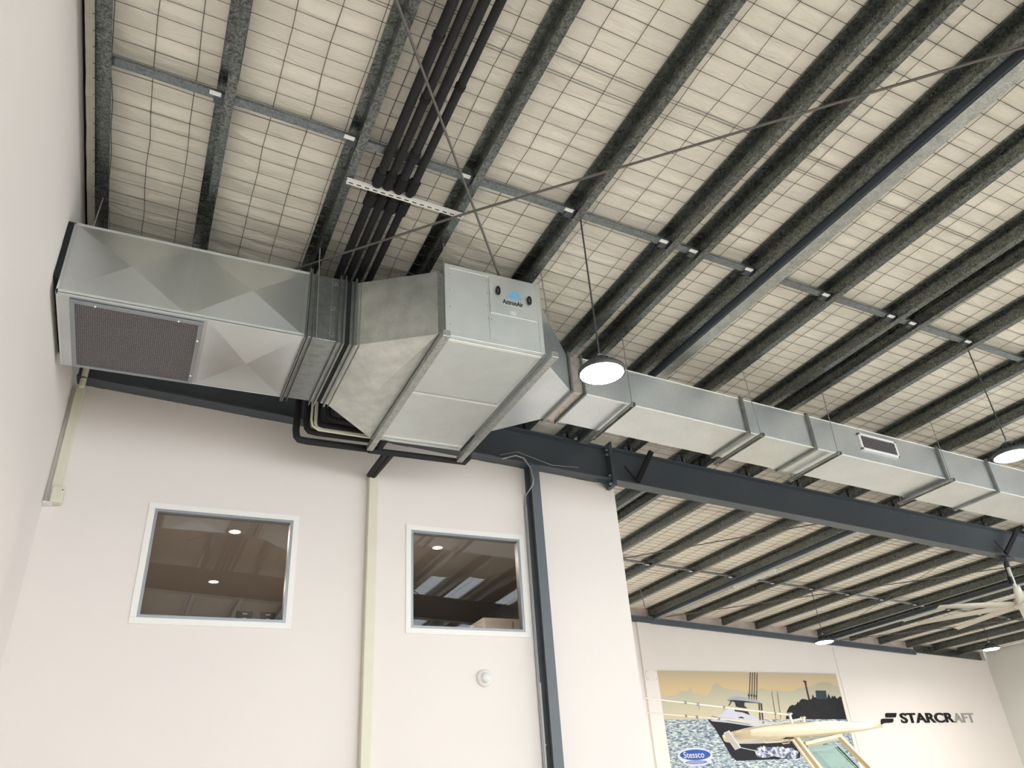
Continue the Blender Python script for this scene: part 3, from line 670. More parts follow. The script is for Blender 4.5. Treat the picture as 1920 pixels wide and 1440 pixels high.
# office contents
def downlight(x, y, lab):
    t = thing('downlight', lab, 'ceiling light', (x, y, 3.95), 'office downlights')
    b = MB(); b.lathe([(.075, 0), (.10, 0), (.10, -.012), (.075, -.012), (.075, 0)], (x, y, 3.95), 20); emit('trim_ring', b, M_white, t)
    b = MB(); b.lathe([(.0001, -.006), (.075, -.006)], (x, y, 3.95), 20); emit('lens', b, M_down, t)
    l = bpy.data.lights.new('downlight_beam', 'AREA'); l.shape = 'DISK'; l.size = .09; l.energy = 40; l.color = (1, .92, .84)
    lo = bpy.data.objects.new('downlight_beam', l); COL.objects.link(lo); lo.parent = t; lo.location = (0, 0, -.02)
downlight(1.07, 11.28, 'round downlight seen in the left window, nearer the glass')
downlight(1.07, 13.86, 'round downlight seen in the left window, farther back')
downlight(4.13, 11.25, 'round downlight seen in the right window')
for x, lab in ((1.12, 'small black box on the sill of the left window, left one'), (1.405, 'small black box on the sill of the left window, right one')):
    t = thing('battery_charger', lab, 'box', (x+.09, 10.40, 2.44), 'black boxes on the sill')
    emit('housing', MB().box(x, x+.19, 10.36, 10.44, 2.43, 2.60), M_blk, t, bevel=.006)
    emit('label_plate', MB().box(x+.07, x+.13, 10.355, 10.36, 2.555, 2.572), M_lab, t); emit('display', MB().box(x+.08, x+.125, 10.355, 10.36, 2.475, 2.515), M_lab, t)
    b = MB(); b.tube([(x+.19, 10.4, 2.54), (x+.235, 10.4, 2.545), (x+.25, 10.4, 2.52)], .006, 6); b.tube([(x+.19, 10.4, 2.48), (x+.235, 10.4, 2.485), (x+.26, 10.4, 2.45)], .006, 6); emit('cable', b, M_blk, t)
b = MB(); b.box(0.0, 1.66, 10.341, 10.5, 2.39, 2.43); tag(emit('window_shelf', b, M_white), 'narrow white shelf behind the left window under the black boxes', 'shelf')
t = thing('office_cabinet', 'pale grey cabinet seen in the lower right of the right window', 'cabinet', (5.6, 12.2, 1.3))
emit('cabinet_body', MB().box(5.15, 6.2, 11.9, 12.5, 1.3, 3.05), M_wallr, t); emit('cabinet_door', MB().box(5.17, 5.66, 11.885, 11.9, 1.35, 3.02), M_wallr, t)
b = MB(); b.box(4.55, 5.10, 11.3, 11.6, 2.43, 2.66); tb = tag(emit('storage_box', b, M_blk, bevel=.03), 'black box in front of the pale cabinet in the right window', 'box')
t = thing('office_desk', 'white bench behind the right window under the black box', 'bench', (4.3, 11.3, 1.3))
emit('bench_top', MB().box(3.35, 5.14, 10.9, 11.7, 2.38, 2.43), M_white, t)
for x in (3.37, 5.08): emit('side_panel', MB().box(x, x+.04, 10.92, 11.68, 1.3, 2.38), M_white, t)
# round sensor
t = thing('round_sensor', 'round white detector on the wall below the second window', 'detector', (4.385, W, 1.80))
def disc_y(prof, c, n=28):
    b = MB(); vs = []
    for r, y in prof:
        for k in range(n): vs.append((c[0]+r*math.cos(2*math.pi*k/n), c[1]-y, c[2]+r*math.sin(2*math.pi*k/n)))
    b.add(vs, [(i*n+k, i*n+(k+1)%n, (i+1)*n+(k+1)%n, (i+1)*n+k) for i in range(len(prof)-1) for k in range(n)], 0, True); return b
emit('base', disc_y([(.112, 0), (.112, .03), (.10, .045), (.001, .05)], (4.385, W, 1.80)), M_white, t)
emit('dome', disc_y([(.07, .045), (.062, .075), (.035, .095), (.001, .10)], (4.385, W, 1.80)), M_white, t)

# ================================================================== PENDANT LAMPS
def pendant(x, y, zt, zl, r, lab, dx=0, lit=42):
    t = thing('pendant_lamp', lab, 'pendant lamp', (x, y, zl), 'round pendant lamps')
    b = MB(); b.tube([(x+dx, y, zt+.165), (x+dx*.8, y, zt-.1), (x+dx*.3, y, zl+.9*(zt-zl)*.5), (x, y, zl+.20)], .009, 6); emit('cord', b, M_lampb, t)
    b = MB(); b.tube([(x+.01, y+.01, zt), (x+.004, y, zl+.20)], .004, 6); emit('chain', b, M_thread, t)
    b = MB(); b.lathe([(.001, .17), (.06, .17), (.085, .15), (.085, .085), (r*.62, .07), (r*.9, .05), (r, .03), (r, -.01), (r*.93, -.012)], (x, y, zl), 32); emit('housing', b, M_lampb, t)
    b = MB()
    for k in range(16):
        a = 2*math.pi*k/16; c, s_ = math.cos(a), math.sin(a)
        b.obox((x+.085*c, y+.085*s_, zl+.115), (x+r*.6*c, y+r*.6*s_, zl+.085), (0,0,1), .006, .05)
    emit('cooling_fins', b, M_lampb, t)
    b = MB(); b.tube([(x, y, zl+.17), (x, y, zl+.21)], .02, 8); emit('hook', b, M_thread, t)
    b = MB(); b.lathe([(.93*r, -.010), (.8*r, -.028), (.4*r, -.04), (.001, -.042)], (x, y, zl), 32); emit('lens', b, M_lens, t)
    l = bpy.data.lights.new('lamp_beam', 'AREA'); l.shape = 'DISK'; l.size = r*1.6; l.energy = lit; l.color = (1, .96, .90)
    lo = bpy.data.objects.new('lamp_beam', l); COL.objects.link(lo); lo.parent = t; lo.location = (0, 0, -.06)
pendant(3.71, 5.43, C0-T*3.71, 3.79, .23, 'round lit pendant lamp hanging in front of the supply duct, nearest the camera', .0)
pendant(9.82, 5.47, C0-T*9.82, 3.76, .23, 'round lit pendant lamp at the right picture edge in front of the supply duct', .0)
pendant(16.12, 15.28, C0-T*16.12, 3.70, .24, 'round lit pendant lamp over the big boat picture, behind the rafter', .0, 160)
for gx, gy, gw in ((3.71, -4.4, 'over the left of the showroom floor, behind the photographer'), (9.82, -4.4, 'second along, behind the photographer'), (16.1, -4.4, 'third along, behind the photographer'), (22.5, -4.4, 'last along, behind the photographer'), (16.1, 5.45, 'just beyond the right picture edge, in front of the rafter'), (22.5, 5.45, 'far beyond the right picture edge, in front of the rafter'), (9.7, 15.3, 'hidden behind the window wall end')):  # unseen lamps added on the grid of the visible ones, for more light
    pendant(gx, gy, C0-T*gx, 3.75, .23, 'unseen round pendant lamp '+gw, .0, 180 if gy > 10 else 42)
pendant(22.58, 15.3, C0-T*22.58, 3.70, .24, 'round lit pendant lamp in the far right corner near the ceiling fan', .0, 150)
# stay wire to the rear lamp
b = MB(); b.tube([(17.2, 12.1, C0-T*17.2), (16.25, 15.2, 3.86)], .006, 6); tag(emit('stay_wire', b, M_rod), 'thin slanting wire from the roof down to the rear pendant lamp', 'wire')
# fluorescent batten
t = thing('fluorescent_batten', 'unlit white fluorescent batten under the roof strut behind the rafter', 'strip light', (13.62, 14.6, 4.98))
emit('batten_body', MB().box(13.60, 13.66, 13.85, 15.4, 4.97, 5.02), M_white, t, bevel=.005)
emit('tube', MB().tube([(13.63, 13.9, 4.952), (13.63, 15.35, 4.952)], .014, 8), M_white, t)
for y in (13.87, 15.36): emit('lamp_holder', MB().box(13.61, 13.65, y, y+.02, 4.93, 4.97), M_white, t)
t = thing('fluorescent_batten', 'unlit white fluorescent batten under the far right roof strut behind the fan blades', 'strip light', (20.25, 15.4, 4.6))
emit('batten_body', MB().box(20.22, 20.28, 14.6, 16.1, 4.575, 4.62), M_white, t, bevel=.005)
emit('tube', MB().tube([(20.25, 14.65, 4.56), (20.25, 16.05, 4.56)], .014, 8), M_white, t)
b = MB(); b.box(9.75, 9.83, .5, .6, 4.0, 4.1)

# ================================================================== CEILING FAN
fx, fy, fz = 16.36, 10.10, 3.36
t = thing('ceiling_fan', 'large cream ceiling fan on a white drop rod under the long rafter', 'ceiling fan', (fx, fy, fz))
b = MB(); b.tube([(fx, fy, 4.24), (fx, fy, fz+.12)], .032, 12); emit('drop_rod', b, M_white, t)
b = MB(); b.tube([(fx-.06, fy+.02, 4.2), (fx-.07, fy+.02, fz+.55)], .012, 6); b.box(fx-.1, fx-.04, fy-.03, fy+.04, fz+.42, fz+.56); emit('control_cable', b, M_blk, t)
b = MB(); b.box(fx-.16, fx+.10, fy-.14, fy+.10, 4.24, 4.30); b.tube([(fx, fy, 4.12), (fx, fy, 4.25)], .05, 10); emit('ceiling_mount', b, M_lampb, t)
b = MB(); b.lathe([(.001, .12), (.10, .12), (.13, .09), (.13, .02), (.17, .01), (.17, -.03), (.12, -.07), (.001, -.08)], (fx, fy, fz), 28); emit('motor_hub', b, M_fan, t)
for k in range(8):
    a = math.radians(167-45*k); c, s_ = math.cos(a), math.sin(a)
    def P(r, w_, z): return (fx+r*c-w_*s_, fy+r*s_+w_*c, fz+z)
    b = MB(); vs = []
    for r, hw, tw in ((.14, .05, .02), (.35, .085, .035), (1.2, .075, .03), (2.0, .06, .02)):
        dz_ = -.035*(r/2)**2
        vs += [P(r, -hw, -tw+dz_), P(r, 0, .008+dz_), P(r, hw, tw+dz_), P(r, hw, tw-.008+dz_), P(r, 0, -.001+dz_), P(r, -hw, -tw-.008+dz_)]
    fs = []
    for i in range(3):
        for j in range(6): fs.append((i*6+j, i*6+(j+1)%6, (i+1)*6+(j+1)%6, (i+1)*6+j))
    fs += [tuple(range(6)), tuple(range(23, 17, -1))]
    b.add(vs, fs, 0, True); emit('blade', b, M_fan, t)

# ================================================================== WALL PICTURE
def print_mat(name, stops, z0, z1, rough=.35, wob=.12):
    m, nt, p = new_mat(name); L = nt.links.new
    g = nt.nodes.new('ShaderNodeNewGeometry'); sx = nt.nodes.new('ShaderNodeSeparateXYZ'); L(g.outputs['Position'], sx.inputs[0])
    n = nt.nodes.new('ShaderNodeTexNoise'); n.inputs['Scale'].default_value = .8; L(g.outputs['Position'], n.inputs['Vector'])
    mr = nt.nodes.new('ShaderNodeMapRange'); mr.inputs['From Min'].default_value = z0+ZO; mr.inputs['From Max'].default_value = z1+ZO; L(sx.outputs[2], mr.inputs[0])
    ad = nt.nodes.new('ShaderNodeMath'); ad.operation = 'MULTIPLY_ADD'; ad.inputs[1].default_value = wob; L(n.outputs['Fac'], ad.inputs[0]); L(mr.outputs[0], ad.inputs[2])
    sb = nt.nodes.new('ShaderNodeMath'); sb.operation = 'SUBTRACT'; sb.inputs[1].default_value = wob/2; L(ad.outputs[0], sb.inputs[0])
    r = nt.nodes.new('ShaderNodeValToRGB'); L(sb.outputs[0], r.inputs[0])
    el = r.color_ramp.elements; el[0].position, el[0].color = stops[0]; el[1].position, el[1].color = stops[-1]
    for q_ in stops[1:-1]: e_ = el.new(q_[0]); e_.color = q_[1]
    L(r.outputs[0], p.inputs['Base Color']); p.inputs['Roughness'].default_value = rough; p.inputs['Specular IOR Level'].default_value = .15; return m
def sea_mat():
    m, nt, p = new_mat('printed_sea'); L = nt.links.new
    g = nt.nodes.new('ShaderNodeNewGeometry'); mp = nt.nodes.new('ShaderNodeMapping'); mp.inputs['Scale'].default_value = (2.2, 1, 9); L(g.outputs['Position'], mp.inputs[0])
    n = nt.nodes.new('ShaderNodeTexNoise'); n.inputs['Scale'].default_value = 3.6; n.inputs['Detail'].default_value = 7; n.inputs['Distortion'].default_value = .6; L(mp.outputs[0], n.inputs['Vector'])
    r = nt.nodes.new('ShaderNodeValToRGB'); L(n.outputs['Fac'], r.inputs[0]); el = r.color_ramp.elements
    el[0].position = .36; el[0].color = lin(70,90,114); el[1].position = .64; el[1].color = lin(214,216,206)
    e_ = el.new(.47); e_.color = lin(134,150,162); e_ = el.new(.54); e_.color = lin(172,182,182)
    L(r.outputs[0], p.inputs['Base Color']); p.inputs['Roughness'].default_value = .35; p.inputs['Specular IOR Level'].default_value = .15; return m
PD = {"far_mountains":[[13.375,2.887],[13.49,2.952],[13.781,2.947],[13.954,2.97],[14.058,3.069],[14.231,3.079],[14.332,3.054],[14.425,3.187],[14.504,3.054],[14.558,3.005],[14.731,3.006],[14.934,2.94],[15.088,3.04],[15.242,3.226],[15.393,3.302],[15.528,3.211],[15.691,3.145],[16.002,3.123],[16.357,3.08],[16.732,3.1],[16.986,3.17],[17.205,3.109],[17.403,3.138],[17.731,3.112],[17.936,3.071],[18.21,3.09],[18.381,3.162],[18.696,3.217],[19.004,3.237],[19.235,3.322],[19.506,3.369],[19.754,3.342],[19.934,3.263],[20.084,3.246],[20.1,3.191],[20.102,2.311],[17.708,2.329],[16.248,2.331],[13.421,2.372]],"island":[[17.677,2.321],[17.758,2.502],[17.823,2.575],[17.918,2.66],[18.036,2.709],[18.135,2.696],[18.216,2.733],[18.271,2.795],[18.315,2.771],[18.387,2.833],[18.489,2.877],[18.592,2.87],[18.707,2.845],[18.782,2.858],[18.87,2.883],[18.939,3.01],[18.967,2.934],[19.032,2.915],[19.096,2.947],[19.093,2.884],[19.493,2.897],[19.597,3.038],[19.62,2.948],[19.652,2.885],[19.721,2.974],[19.762,2.936],[19.831,2.975],[19.863,2.911],[19.908,2.885],[20.001,2.937],[20.089,2.95],[20.077,2.296]],"building":[[19.044,2.871],[19.097,3.119],[19.46,3.114],[19.517,3.121],[19.484,2.872]],"tower":[[18.716,2.845],[18.728,3.339],[18.682,3.39],[18.713,3.403],[18.82,3.392],[18.788,3.263],[18.791,2.858]],"hull":[[14.867,2.337],[15.024,2.284],[15.511,2.245],[15.877,2.201],[16.202,2.16],[16.643,2.116],[17.094,2.084],[17.88,1.741],[18.016,1.573],[17.875,1.282],[17.085,1.277],[16.406,1.272],[15.832,1.272],[15.593,1.272],[15.433,1.407],[15.225,1.788],[15.043,2.109],[14.872,2.297]],"deck":[[14.741,2.384],[14.869,2.343],[15.008,2.285],[15.511,2.245],[16.202,2.16],[16.643,2.116],[17.096,2.091],[17.486,2.146],[17.361,2.198],[16.696,2.304],[16.418,2.456],[16.304,2.54],[15.874,2.624],[15.603,2.609],[15.398,2.494],[15.104,2.366],[14.881,2.335]],"windows":[[15.848,2.582],[16.129,2.557],[16.332,2.532],[16.372,2.437],[16.281,2.462],[16.117,2.51],[15.853,2.54]],"cuddy":[[15.919,2.364],[15.99,2.393],[16.087,2.398],[16.153,2.345]],"boat_roof":[[15.646,2.854],[15.837,2.914],[16.002,2.933],[16.305,2.915],[16.537,2.867],[16.771,2.819],[16.917,2.753],[16.911,2.729],[16.756,2.765],[16.437,2.801],[16.2,2.825],[15.883,2.843],[15.72,2.831]],"shadow":[[15.646,2.852],[15.807,2.86],[16.2,2.825],[16.677,2.777],[16.896,2.735],[16.672,2.759],[16.429,2.771],[16.268,2.777],[16.215,2.699],[16.339,2.616],[16.055,2.64],[15.933,2.664],[15.915,2.783],[15.794,2.807],[15.702,2.825]],"line0":[[16.694,3.607],[16.717,3.607],[16.47,2.867],[16.447,2.867]],"line1":[[16.776,3.602],[16.799,3.602],[16.568,2.868],[16.545,2.868]],"line2":[[16.856,3.603],[16.88,3.603],[16.657,2.856],[16.634,2.856]],"line3":[[16.942,3.585],[16.966,3.586],[16.74,2.844],[16.716,2.844]],"line4":[[16.772,2.759],[16.818,2.759],[16.732,2.305],[16.686,2.305]],"line5":[[16.851,2.747],[16.897,2.747],[16.83,2.304],[16.784,2.304]],"line6":[[15.774,2.807],[15.813,2.807],[15.703,2.688],[15.665,2.688]],"line7":[[16.234,2.759],[16.26,2.759],[16.198,2.616],[16.172,2.616]],"spray":[[16.295,1.513],[16.544,1.603],[16.774,1.615],[17.133,1.591],[17.631,1.548],[17.89,1.477],[17.787,1.301],[17.318,1.29],[16.696,1.344],[16.331,1.322]],"sea":[[13.373,2.379],[20.098,2.3],[20.1,1.293],[20.099,0.961],[13.387,1.161]]}
t = thing('wall_picture', 'huge printed boat and sea picture with a blue oval logo, on the back wall', 'wall picture', (16.77, 18.94, -.1))
PXL, PXR, PZB, PZT = 13.40, 20.11, -.1, 3.615
emit('panel', MB().box(PXL, PXR, 18.932, 18.968, PZB, PZT), print_mat('printed_sky', [(0, lin(188,180,158)), (.35, lin(198,180,142)), (.6, lin(204,180,138)), (1, lin(192,176,150))], 2.3, 3.62), t)
lay = [('mountains','far_mountains', print_mat('printed_haze', [(0, lin(200,188,158)), (.5, lin(184,180,158)), (1, lin(172,166,148))], 2.3, 3.4)),
 ('sea','sea', sea_mat()), ('island','island', plain('printed_island', lin(27,26,30), .4, nscale=5, namp=.3, spec=.12)),
 ('tower','tower', plain('printed_tower', lin(74,52,46), .4, nscale=6, namp=.15, spec=.12)), ('building','building', plain('printed_building', lin(48,64,70), .4, nscale=6, namp=.15, spec=.12)),
 ('boat_hull','hull', plain('printed_hull', lin(34,31,36), .4, nscale=3, namp=.2, spec=.12)), ('boat_deck','deck', plain('printed_deck', lin(190,192,204), .4, nscale=4, namp=.06, spec=.12)),
 ('cabin_windows','windows', plain('printed_windows', lin(58,40,50), .4, nscale=8, namp=.2, spec=.12)), ('cuddy_hatch','cuddy', M_inkk), ('cabin_shadow','shadow', plain('printed_shadow', lin(50,48,52), .4, nscale=12, namp=.4, spec=.12)),
 ('boat_roof','boat_roof', plain('printed_roof', lin(158,160,170), .4, nscale=4, namp=.05, spec=.12))]
y = 18.931; PXS = {}
for k, (nm, key, mt) in enumerate(lay):
    pts = [(max(PXL+.002, min(PXR-.002, x)), z) for x, z in PD[key]]
    if key == 'sea': pts = [(PXL+.002, 2.335), (PXR-.002, 2.30), (PXR-.002, PZB+.002), (PXL+.002, PZB+.002)]
    b = MB(); b.add([(x, y-.0012*k, z) for x, z in pts], [tuple(range(len(pts)))]); o = emit(nm, b, mt, t, recalc=False)
    import bmesh
    bm = bmesh.new(); bm.from_mesh(o.data); bmesh.ops.triangulate(bm, faces=bm.faces, ngon_method='BEAUTY'); bm.to_mesh(o.data); bm.free()
    PXS[key] = o
y -= .0012*len(lay)
for k in range(8):
    pts = PD['line%d' % k]; b = MB(); b.add([(x, y, z) for x, z in pts], [(0,1,2,3)])
    if k < 4:
        cx_ = (pts[2][0]+pts[3][0])/2+.01; cz_ = pts[2][1]+.10
        b.add([(cx_+.03*math.cos(a), y-.001, cz_+.03*math.sin(a)) for a in [i*math.pi/5 for i in range(10)]], [tuple(range(10))])
    emit('fishing_rod' if k < 4 else 'cabin_post', b, M_inkk, PXS['boat_roof'], recalc=False)
for p_, q_ in (((17.36,3.07),(17.30,2.33)), ((17.57,3.07),(17.49,2.33))):
    b = MB(); b.add([(p_[0]-.006, y, p_[1]), (p_[0]+.006, y, p_[1]), (q_[0]+.008, y, q_[1]), (q_[0]-.008, y, q_[1])], [(0,1,2,3)]); emit('fishing_rod', b, M_inkk, PXS['deck'], recalc=False)
b = MB(); pts = [(14.93,2.31),(15.02,2.42),(15.06,2.425),(15.25,2.36),(15.55,2.30),(15.9,2.25),(16.3,2.19)]
for a_, e_ in zip(pts[:-1], pts[1:]): b.add([(a_[0], y, a_[1]), (e_[0], y, e_[1]), (e_[0], y, e_[1]-.012), (a_[0], y, a_[1]-.012)], [(0,1,2,3)])
emit('bow_rail', b, M_inkk, PXS['deck'], recalc=False)
# spray: foamy speckled patch
m, nt, p = new_mat('printed_spray'); g = nt.nodes.new('ShaderNodeNewGeometry'); n = nt.nodes.new('ShaderNodeTexNoise'); n.inputs['Scale'].default_value = 9; n.inputs['Detail'].default_value = 8
nt.links.new(g.outputs['Position'], n.inputs['Vector']); r = nt.nodes.new('ShaderNodeValToRGB'); nt.links.new(n.outputs['Fac'], r.inputs[0])
r.color_ramp.elements[0].position = .42; r.color_ramp.elements[0].color = lin(62,76,110); r.color_ramp.elements[1].position = .62; r.color_ramp.elements[1].color = lin(212,216,226)
nt.links.new(r.outputs[0], p.inputs['Base Color'])
pts = []; src = PD['spray']
for i in range(len(src)):
    a_, e_ = src[i], src[(i+1) % len(src)]
    for k in range(5): f_ = k/5; pts.append((a_[0]*(1-f_)+e_[0]*f_+random.uniform(-.02,.02), a_[1]*(1-f_)+e_[1]*f_+random.uniform(-.03,.03)))
b = MB(); b.add([(x, y, z) for x, z in pts], [tuple(range(len(pts)))]); emit('spray', b, m, t, recalc=False)
def oval(nm, cx, cz, rx, rz, yy, mat, par):
    b = MB(); b.add([(cx+rx*math.cos(2*math.pi*k/40), yy, cz+rz*math.sin(2*math.pi*k/40)) for k in range(40)], [tuple(range(40))]); return emit(nm, b, mat, par, recalc=False)
M_lav = plain('printed_white', lin(206,206,218), .4, nscale=10, namp=.02, spec=.12)
lg = oval('logo_backing', 14.22, 1.43, .575, .20, y-.002, M_lav, t)
oval('logo_backing_lower', 14.22, 1.27, .43, .085, y-.0022, M_lav, lg)
oval('logo_oval', 14.23, 1.455, .508, .130, y-.0035, plain('printed_blue', lin(52,82,160), .35, nscale=3, namp=.2, spec=.12), lg)
oval('logo_strap', 14.225, 1.274, .37, .045, y-.0035, plain('printed_pale_blue', lin(98,122,180), .35, nscale=3, namp=.1, spec=.12), lg)
text_mesh('lettering', 'Stessco', .215, 13.835, y-.005, 1.385, M_lav, lg, ext=.0005, xs=1.06, bold=.002)
text_mesh('lettering', 'ALUMINIUM BOATS', .062, 13.93, y-.005, 1.253, M_lav, lg, ext=.0005, xs=.98)
pn = emit('caption_panel', MB().box(18.2, 19.6, y-.004, y-.001, 1.02, 1.60), plain('printed_caption', lin(150,172,168), .4, nscale=4, namp=.08, spec=.12), t)
text_mesh('lettering', 'SUNSHINE COAST', .118, 18.30, y-.006, 1.375, plain('printed_green', lin(52,92,88), .4, nscale=9, spec=.12), pn, ext=.0005)
text_mesh('lettering', 'BOATS', .10, 18.64, y-.006, 1.25, plain('printed_red', lin(168,84,92), .4, nscale=9, spec=.12), pn, ext=.0005)
# square cover plate on the pilaster
t = thing('cover_plate', 'square white screwed plate beside the top left corner of the boat picture', 'wall plate', (13.19, 18.91, 3.34))
emit('plate', MB().box(13.0, 13.38, 18.905, 18.92, 3.345, 3.62), M_wall, t, bevel=.003)
b = MB()
for x in (13.05, 13.33):
    for z in (3.39, 3.575): b.sphere((x, 18.905, z), .012, n=6)
emit('screw', b, M_alu, t)
# brand letters on the wall
t = thing('wall_lettering', 'raised STARCRAFT lettering with a two-bar emblem, on the back wall right of the picture', 'sign', (23.8, 18.94, 2.15))
def cut(pts, nm, mat=M_letter):
    n = len(pts); b = MB(); b.add([(x, 18.925, z) for x, z in pts]+[(x, 18.968, z) for x, z in pts], [tuple(range(n)), tuple(range(2*n-1, n-1, -1))]+[(i, i+n, (i+1)%n+n, (i+1)%n) for i in range(n)]); return emit(nm, b, mat, t)
cut([(21.775,2.34),(21.80,2.44),(21.84,2.466),(22.28,2.464),(22.20,2.345),(22.17,2.337)], 'emblem')
cut([(21.50,2.135),(21.52,2.22),(21.56,2.29),(21.62,2.303),(22.063,2.299),(22.04,2.23),(21.97,2.186),(21.62,2.18),(21.55,2.155)], 'emblem')
text_mesh('letters', 'STARCR', .40, 22.40, 18.955, 2.178, M_letter, t, ext=.02, xs=1.66, bold=.009)
text_mesh('letters', 'AFT', .40, 24.88, 18.955, 2.165, M_letter_glare, t, ext=.02, xs=1.40, bold=.008)
def swash(x0, z0, x1, z1):
    p0, p1 = (x0, z0), (x1, z1)
    return [(x0, z0+.03), (x0+.1, z0-.03), (x0+.2, z0-.09), (x1, z1+.01), (x1-.12, z1), (x0+.04, z0-.08), (x0-.06, z0-.0)]

# ================================================================== BOAT
t = thing('motor_boat', 'cream fibreglass boat whose hardtop and windscreen frame rise into the bottom right', 'boat', (12.7, 13.2, -1.1))
def loft(st, yc, n=14):
    # st: x, half width, z top, z bottom, crown
    vs = []
    for x, w_, zt, zb, cr in st:
        for k in range(n+1):
            a = -1+2*k/n; vs.append((x, yc+w_*a, zt-cr*abs(a)**2.4))
        for k in range(n, -1, -1):
            a = -1+2*k/n; vs.append((x, yc+w_*a*.96, zb+(.0 if abs(a) < .98 else .03)))
    m_ = 2*(n+1); fs = []
    for i in range(len(st)-1):
        for k in range(m_): fs.append((i*m_+k, i*m_+(k+1)%m_, (i+1)*m_+(k+1)%m_, (i+1)*m_+k))
    fs += [tuple(range(m_)), tuple(range(len(st)*m_-1, (len(st)-1)*m_-1, -1))]
    b = MB(); b.add(vs, fs, 0, True); return b
ht = emit('hardtop', loft([(10.60,.30,1.34,1.28,.02),(10.7,.42,1.38,1.22,.03),(11.0,.52,1.43,1.19,.04),(11.6,.58,1.47,1.19,.05),(12.3,.6,1.50,1.21,.06),(13.0,.6,1.50,1.25,.06),(13.6,.54,1.48,1.29,.05),(14.05,.42,1.45,1.34,.04),(14.35,.25,1.42,1.37,.02)], 12.85), M_gel, t, bevel=.012)
b = MB(); b.obox((10.43, 12.80, 1.36), (10.60, 12.76, 1.06), (1, 0, 0), .16, .035); emit('antenna_panel', b, M_gelw, ht, bevel=.008)
emit('panel_arm', MB().tube([(10.53, 12.78, 1.23), (10.62, 12.80, 1.25), (10.75, 12.8, 1.25)], .03, 8), M_gelw, ht)
b = MB(); b.tube([(11.0, 12.5, 1.21), (11.04, 12.5, 1.13), (11.44, 12.5, 1.14), (11.48, 12.5, 1.20)], .014, 8); emit('grab_rail', b, M_gel, ht)
b = MB(); b.tube([(11.8, 12.9, 1.21), (11.84, 12.9, 1.14), (12.0, 12.9, 1.15), (12.04, 12.9, 1.22)], .013, 8); emit('grab_rail', b, M_gel, ht)
b = MB(); b.box(11.45, 11.64, 12.36, 12.44, 1.175, 1.205); emit('strip_light', b, M_blk, ht)
b = MB(); b.lathe([(.001, 0), (.085, 0), (.10, .012), (.085, .02), (.001, .021)], (12.25, 12.62, 1.195), 20); emit('round_speaker', b, M_chrome, ht)
b = MB(); b.lathe([(.001, 0), (.04, 0), (.04, .02)], (12.05, 12.45, 1.19), 12); emit('dome_light', b, M_chrome, ht)
for yy, nm, ox in ((12.5, 'near', 0), (13.0, 'far', .52)):
    f_ = emit('window_frame', MB().obox((11.74+ox, yy, 1.30), (12.88+ox, yy, -.18), (0,1,0), .06, .12).obox((11.66+ox, yy+.02, 1.30), (12.70+ox, yy+.02, -.18), (0,1,0), .05, .05).obox((11.98+ox, yy, 1.09), (12.98+ox, yy, 1.23), (0,1,0), .07, .13).obox((12.92+ox, yy, 1.23), (14.2+ox, yy, .02), (0,1,0), .06, .10).obox((12.55+ox, yy, .02), (14.3+ox, yy, .02), (0,1,0), .07, .10), M_gel, t, bevel=.012)
    b = MB(); b.add([(12.09+ox, yy, .96), (12.86+ox, yy, 1.07), (14.0+ox, yy, .05), (12.85+ox, yy, .05)], [(0,1,2,3)]); emit('side_glass', b, M_bglass, f_, recalc=False)
b = MB(); b.add([(12.98, 12.53, 1.20), (13.5, 12.97, 1.20), (14.72, 12.97, .07), (14.22, 12.53, .07)], [(0,1,2,3)]); fg = emit('front_glass', b, M_bglass, t, recalc=False)
emit('wiper', MB().tube([(12.80, 12.47, 1.02), (13.5, 12.47, .36)], .012, 6), M_blk, fg)
b = MB(); b.box(12.3, 14.6, 12.45, 13.95, -.62, .0); emit('cabin', b, M_gel, t, bevel=.08)
st = []
for x, hw, zk in ((9.4, 1.05, -1.02), (10.5, 1.15, -1.05), (12.5, 1.18, -1.08), (14.5, 1.0, -1.05), (16.0, .62, -.95), (16.9, .22, -.75), (17.2, .03, -.4)): st.append((x, hw, zk))
vs = []
for x, hw, zk in st: vs += [(x, 13.2-hw, -.35), (x, 13.2-hw*.85, -.75), (x, 13.2, zk), (x, 13.2+hw*.85, -.75 if zk < -.75 else zk+.05), (x, 13.2+hw, -.35)]
fs = []
for i in range(len(st)-1):
    for k in range(5): fs.append((i*5+k, i*5+(k+1)%5, (i+1)*5+(k+1)%5, (i+1)*5+k))
fs += [(0,1,2,3,4), tuple(range(len(st)*5-1, len(st)*5-6, -1))]
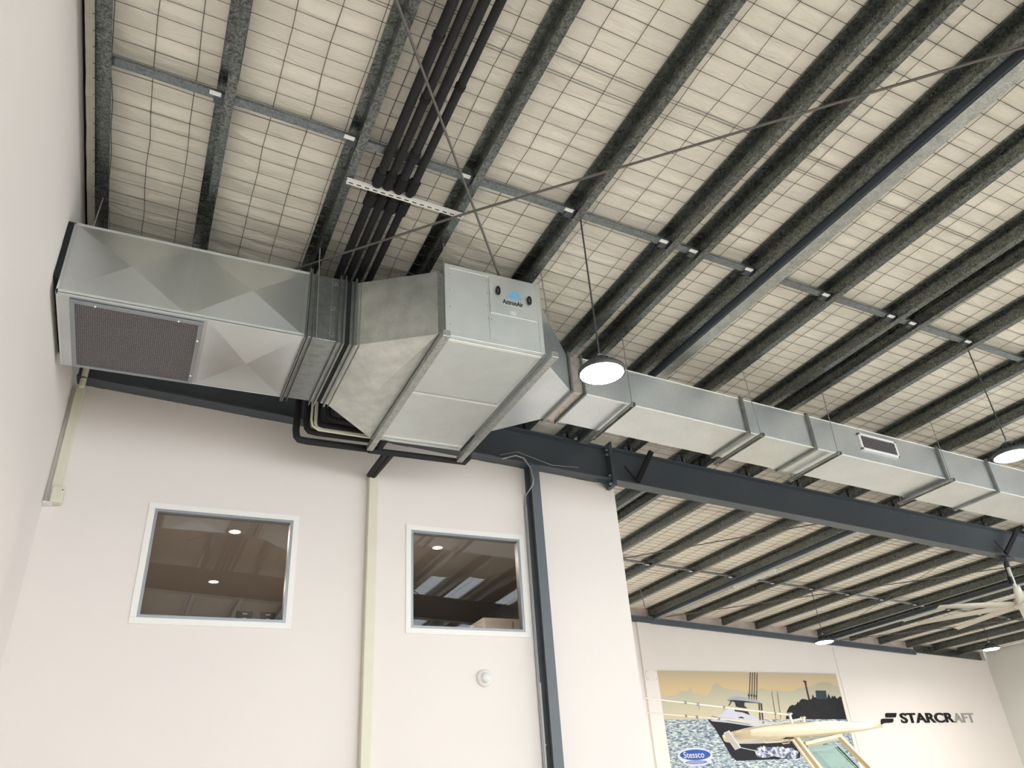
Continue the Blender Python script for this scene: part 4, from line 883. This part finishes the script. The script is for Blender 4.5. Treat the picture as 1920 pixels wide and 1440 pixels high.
b = MB(); b.add(vs, fs, 0, True); emit('hull', b, M_gelw, t)
# outrigger poles on the hardtop
for k, (mx_, my_, mz_, tip, lab) in enumerate(((11.70, 12.40, 1.585, (8.25, 12.35, 1.90), 0), (12.70, 13.1, 1.60, (8.88, 13.1, 1.745), 1))):
    b = MB(); b.tube([(mx_, my_, 1.40), (mx_+.01, my_, 1.46), (mx_, my_, mz_+.03)], .026, 8); b.tube([(mx_-.06, my_, mz_+.02), (mx_+.05, my_, mz_+.035)], .03, 8)
    o = emit('outrigger_mount', b, M_chrome, ht)
    pts = [(mx_, my_, mz_+.01)] + ([(11.95, my_, 1.53)] if k else []) + [tip]
    b = MB(); b.tube(pts, [.022]+([.018] if k else [])+[.013], 8)
    emit('outrigger_pole', b, M_orod, o)
    b = MB(); d_ = Vector(pts[-1])-Vector(pts[-2]); p0_ = Vector(pts[-2])
    for f_ in (.1, .45, .7): c_ = p0_+d_*f_; c2_ = p0_+d_*(f_+.012); emit('pole_ring', MB().tube([c_, c2_], .024, 8), M_alu, o)
    c_ = p0_+d_*.62; b.tube([c_, c_+d_*.012], .026, 8); b.tube([c_, c_+Vector((0,0,-.09))], .008, 6); emit('pole_ring', b, M_alu, o)
b = MB(); b.tube([(10.58, 12.78, 1.10), (11.8, 12.9, .90)], .006, 6); emit('aerial_cable', b, M_gelw, ht)
t = thing('boat_trailer', 'galvanised boat trailer under the cream boat, below the picture edge', 'trailer', (12.6, 13.2, -1.6))
b = MB(); b.box(9.6, 16.6, 12.75, 12.83, -1.28, -1.18); b.box(9.6, 16.6, 13.57, 13.65, -1.28, -1.18)
for x in (9.8, 11.5, 13.2, 15.0): b.box(x, x+.08, 12.75, 13.65, -1.20, -1.07)
emit('chassis', b, M_rail, t)
for x in (11.2, 12.0):
    for yy in (12.35, 13.85):
        b = MB(); b.tube([(x, yy, -1.30), (x, yy+.2, -1.30)], .30, 20); emit('wheel', b, M_blk, t)
emit('axle', MB().box(11.15, 12.05, 12.4, 14.0, -1.33, -1.26), M_rail, t)
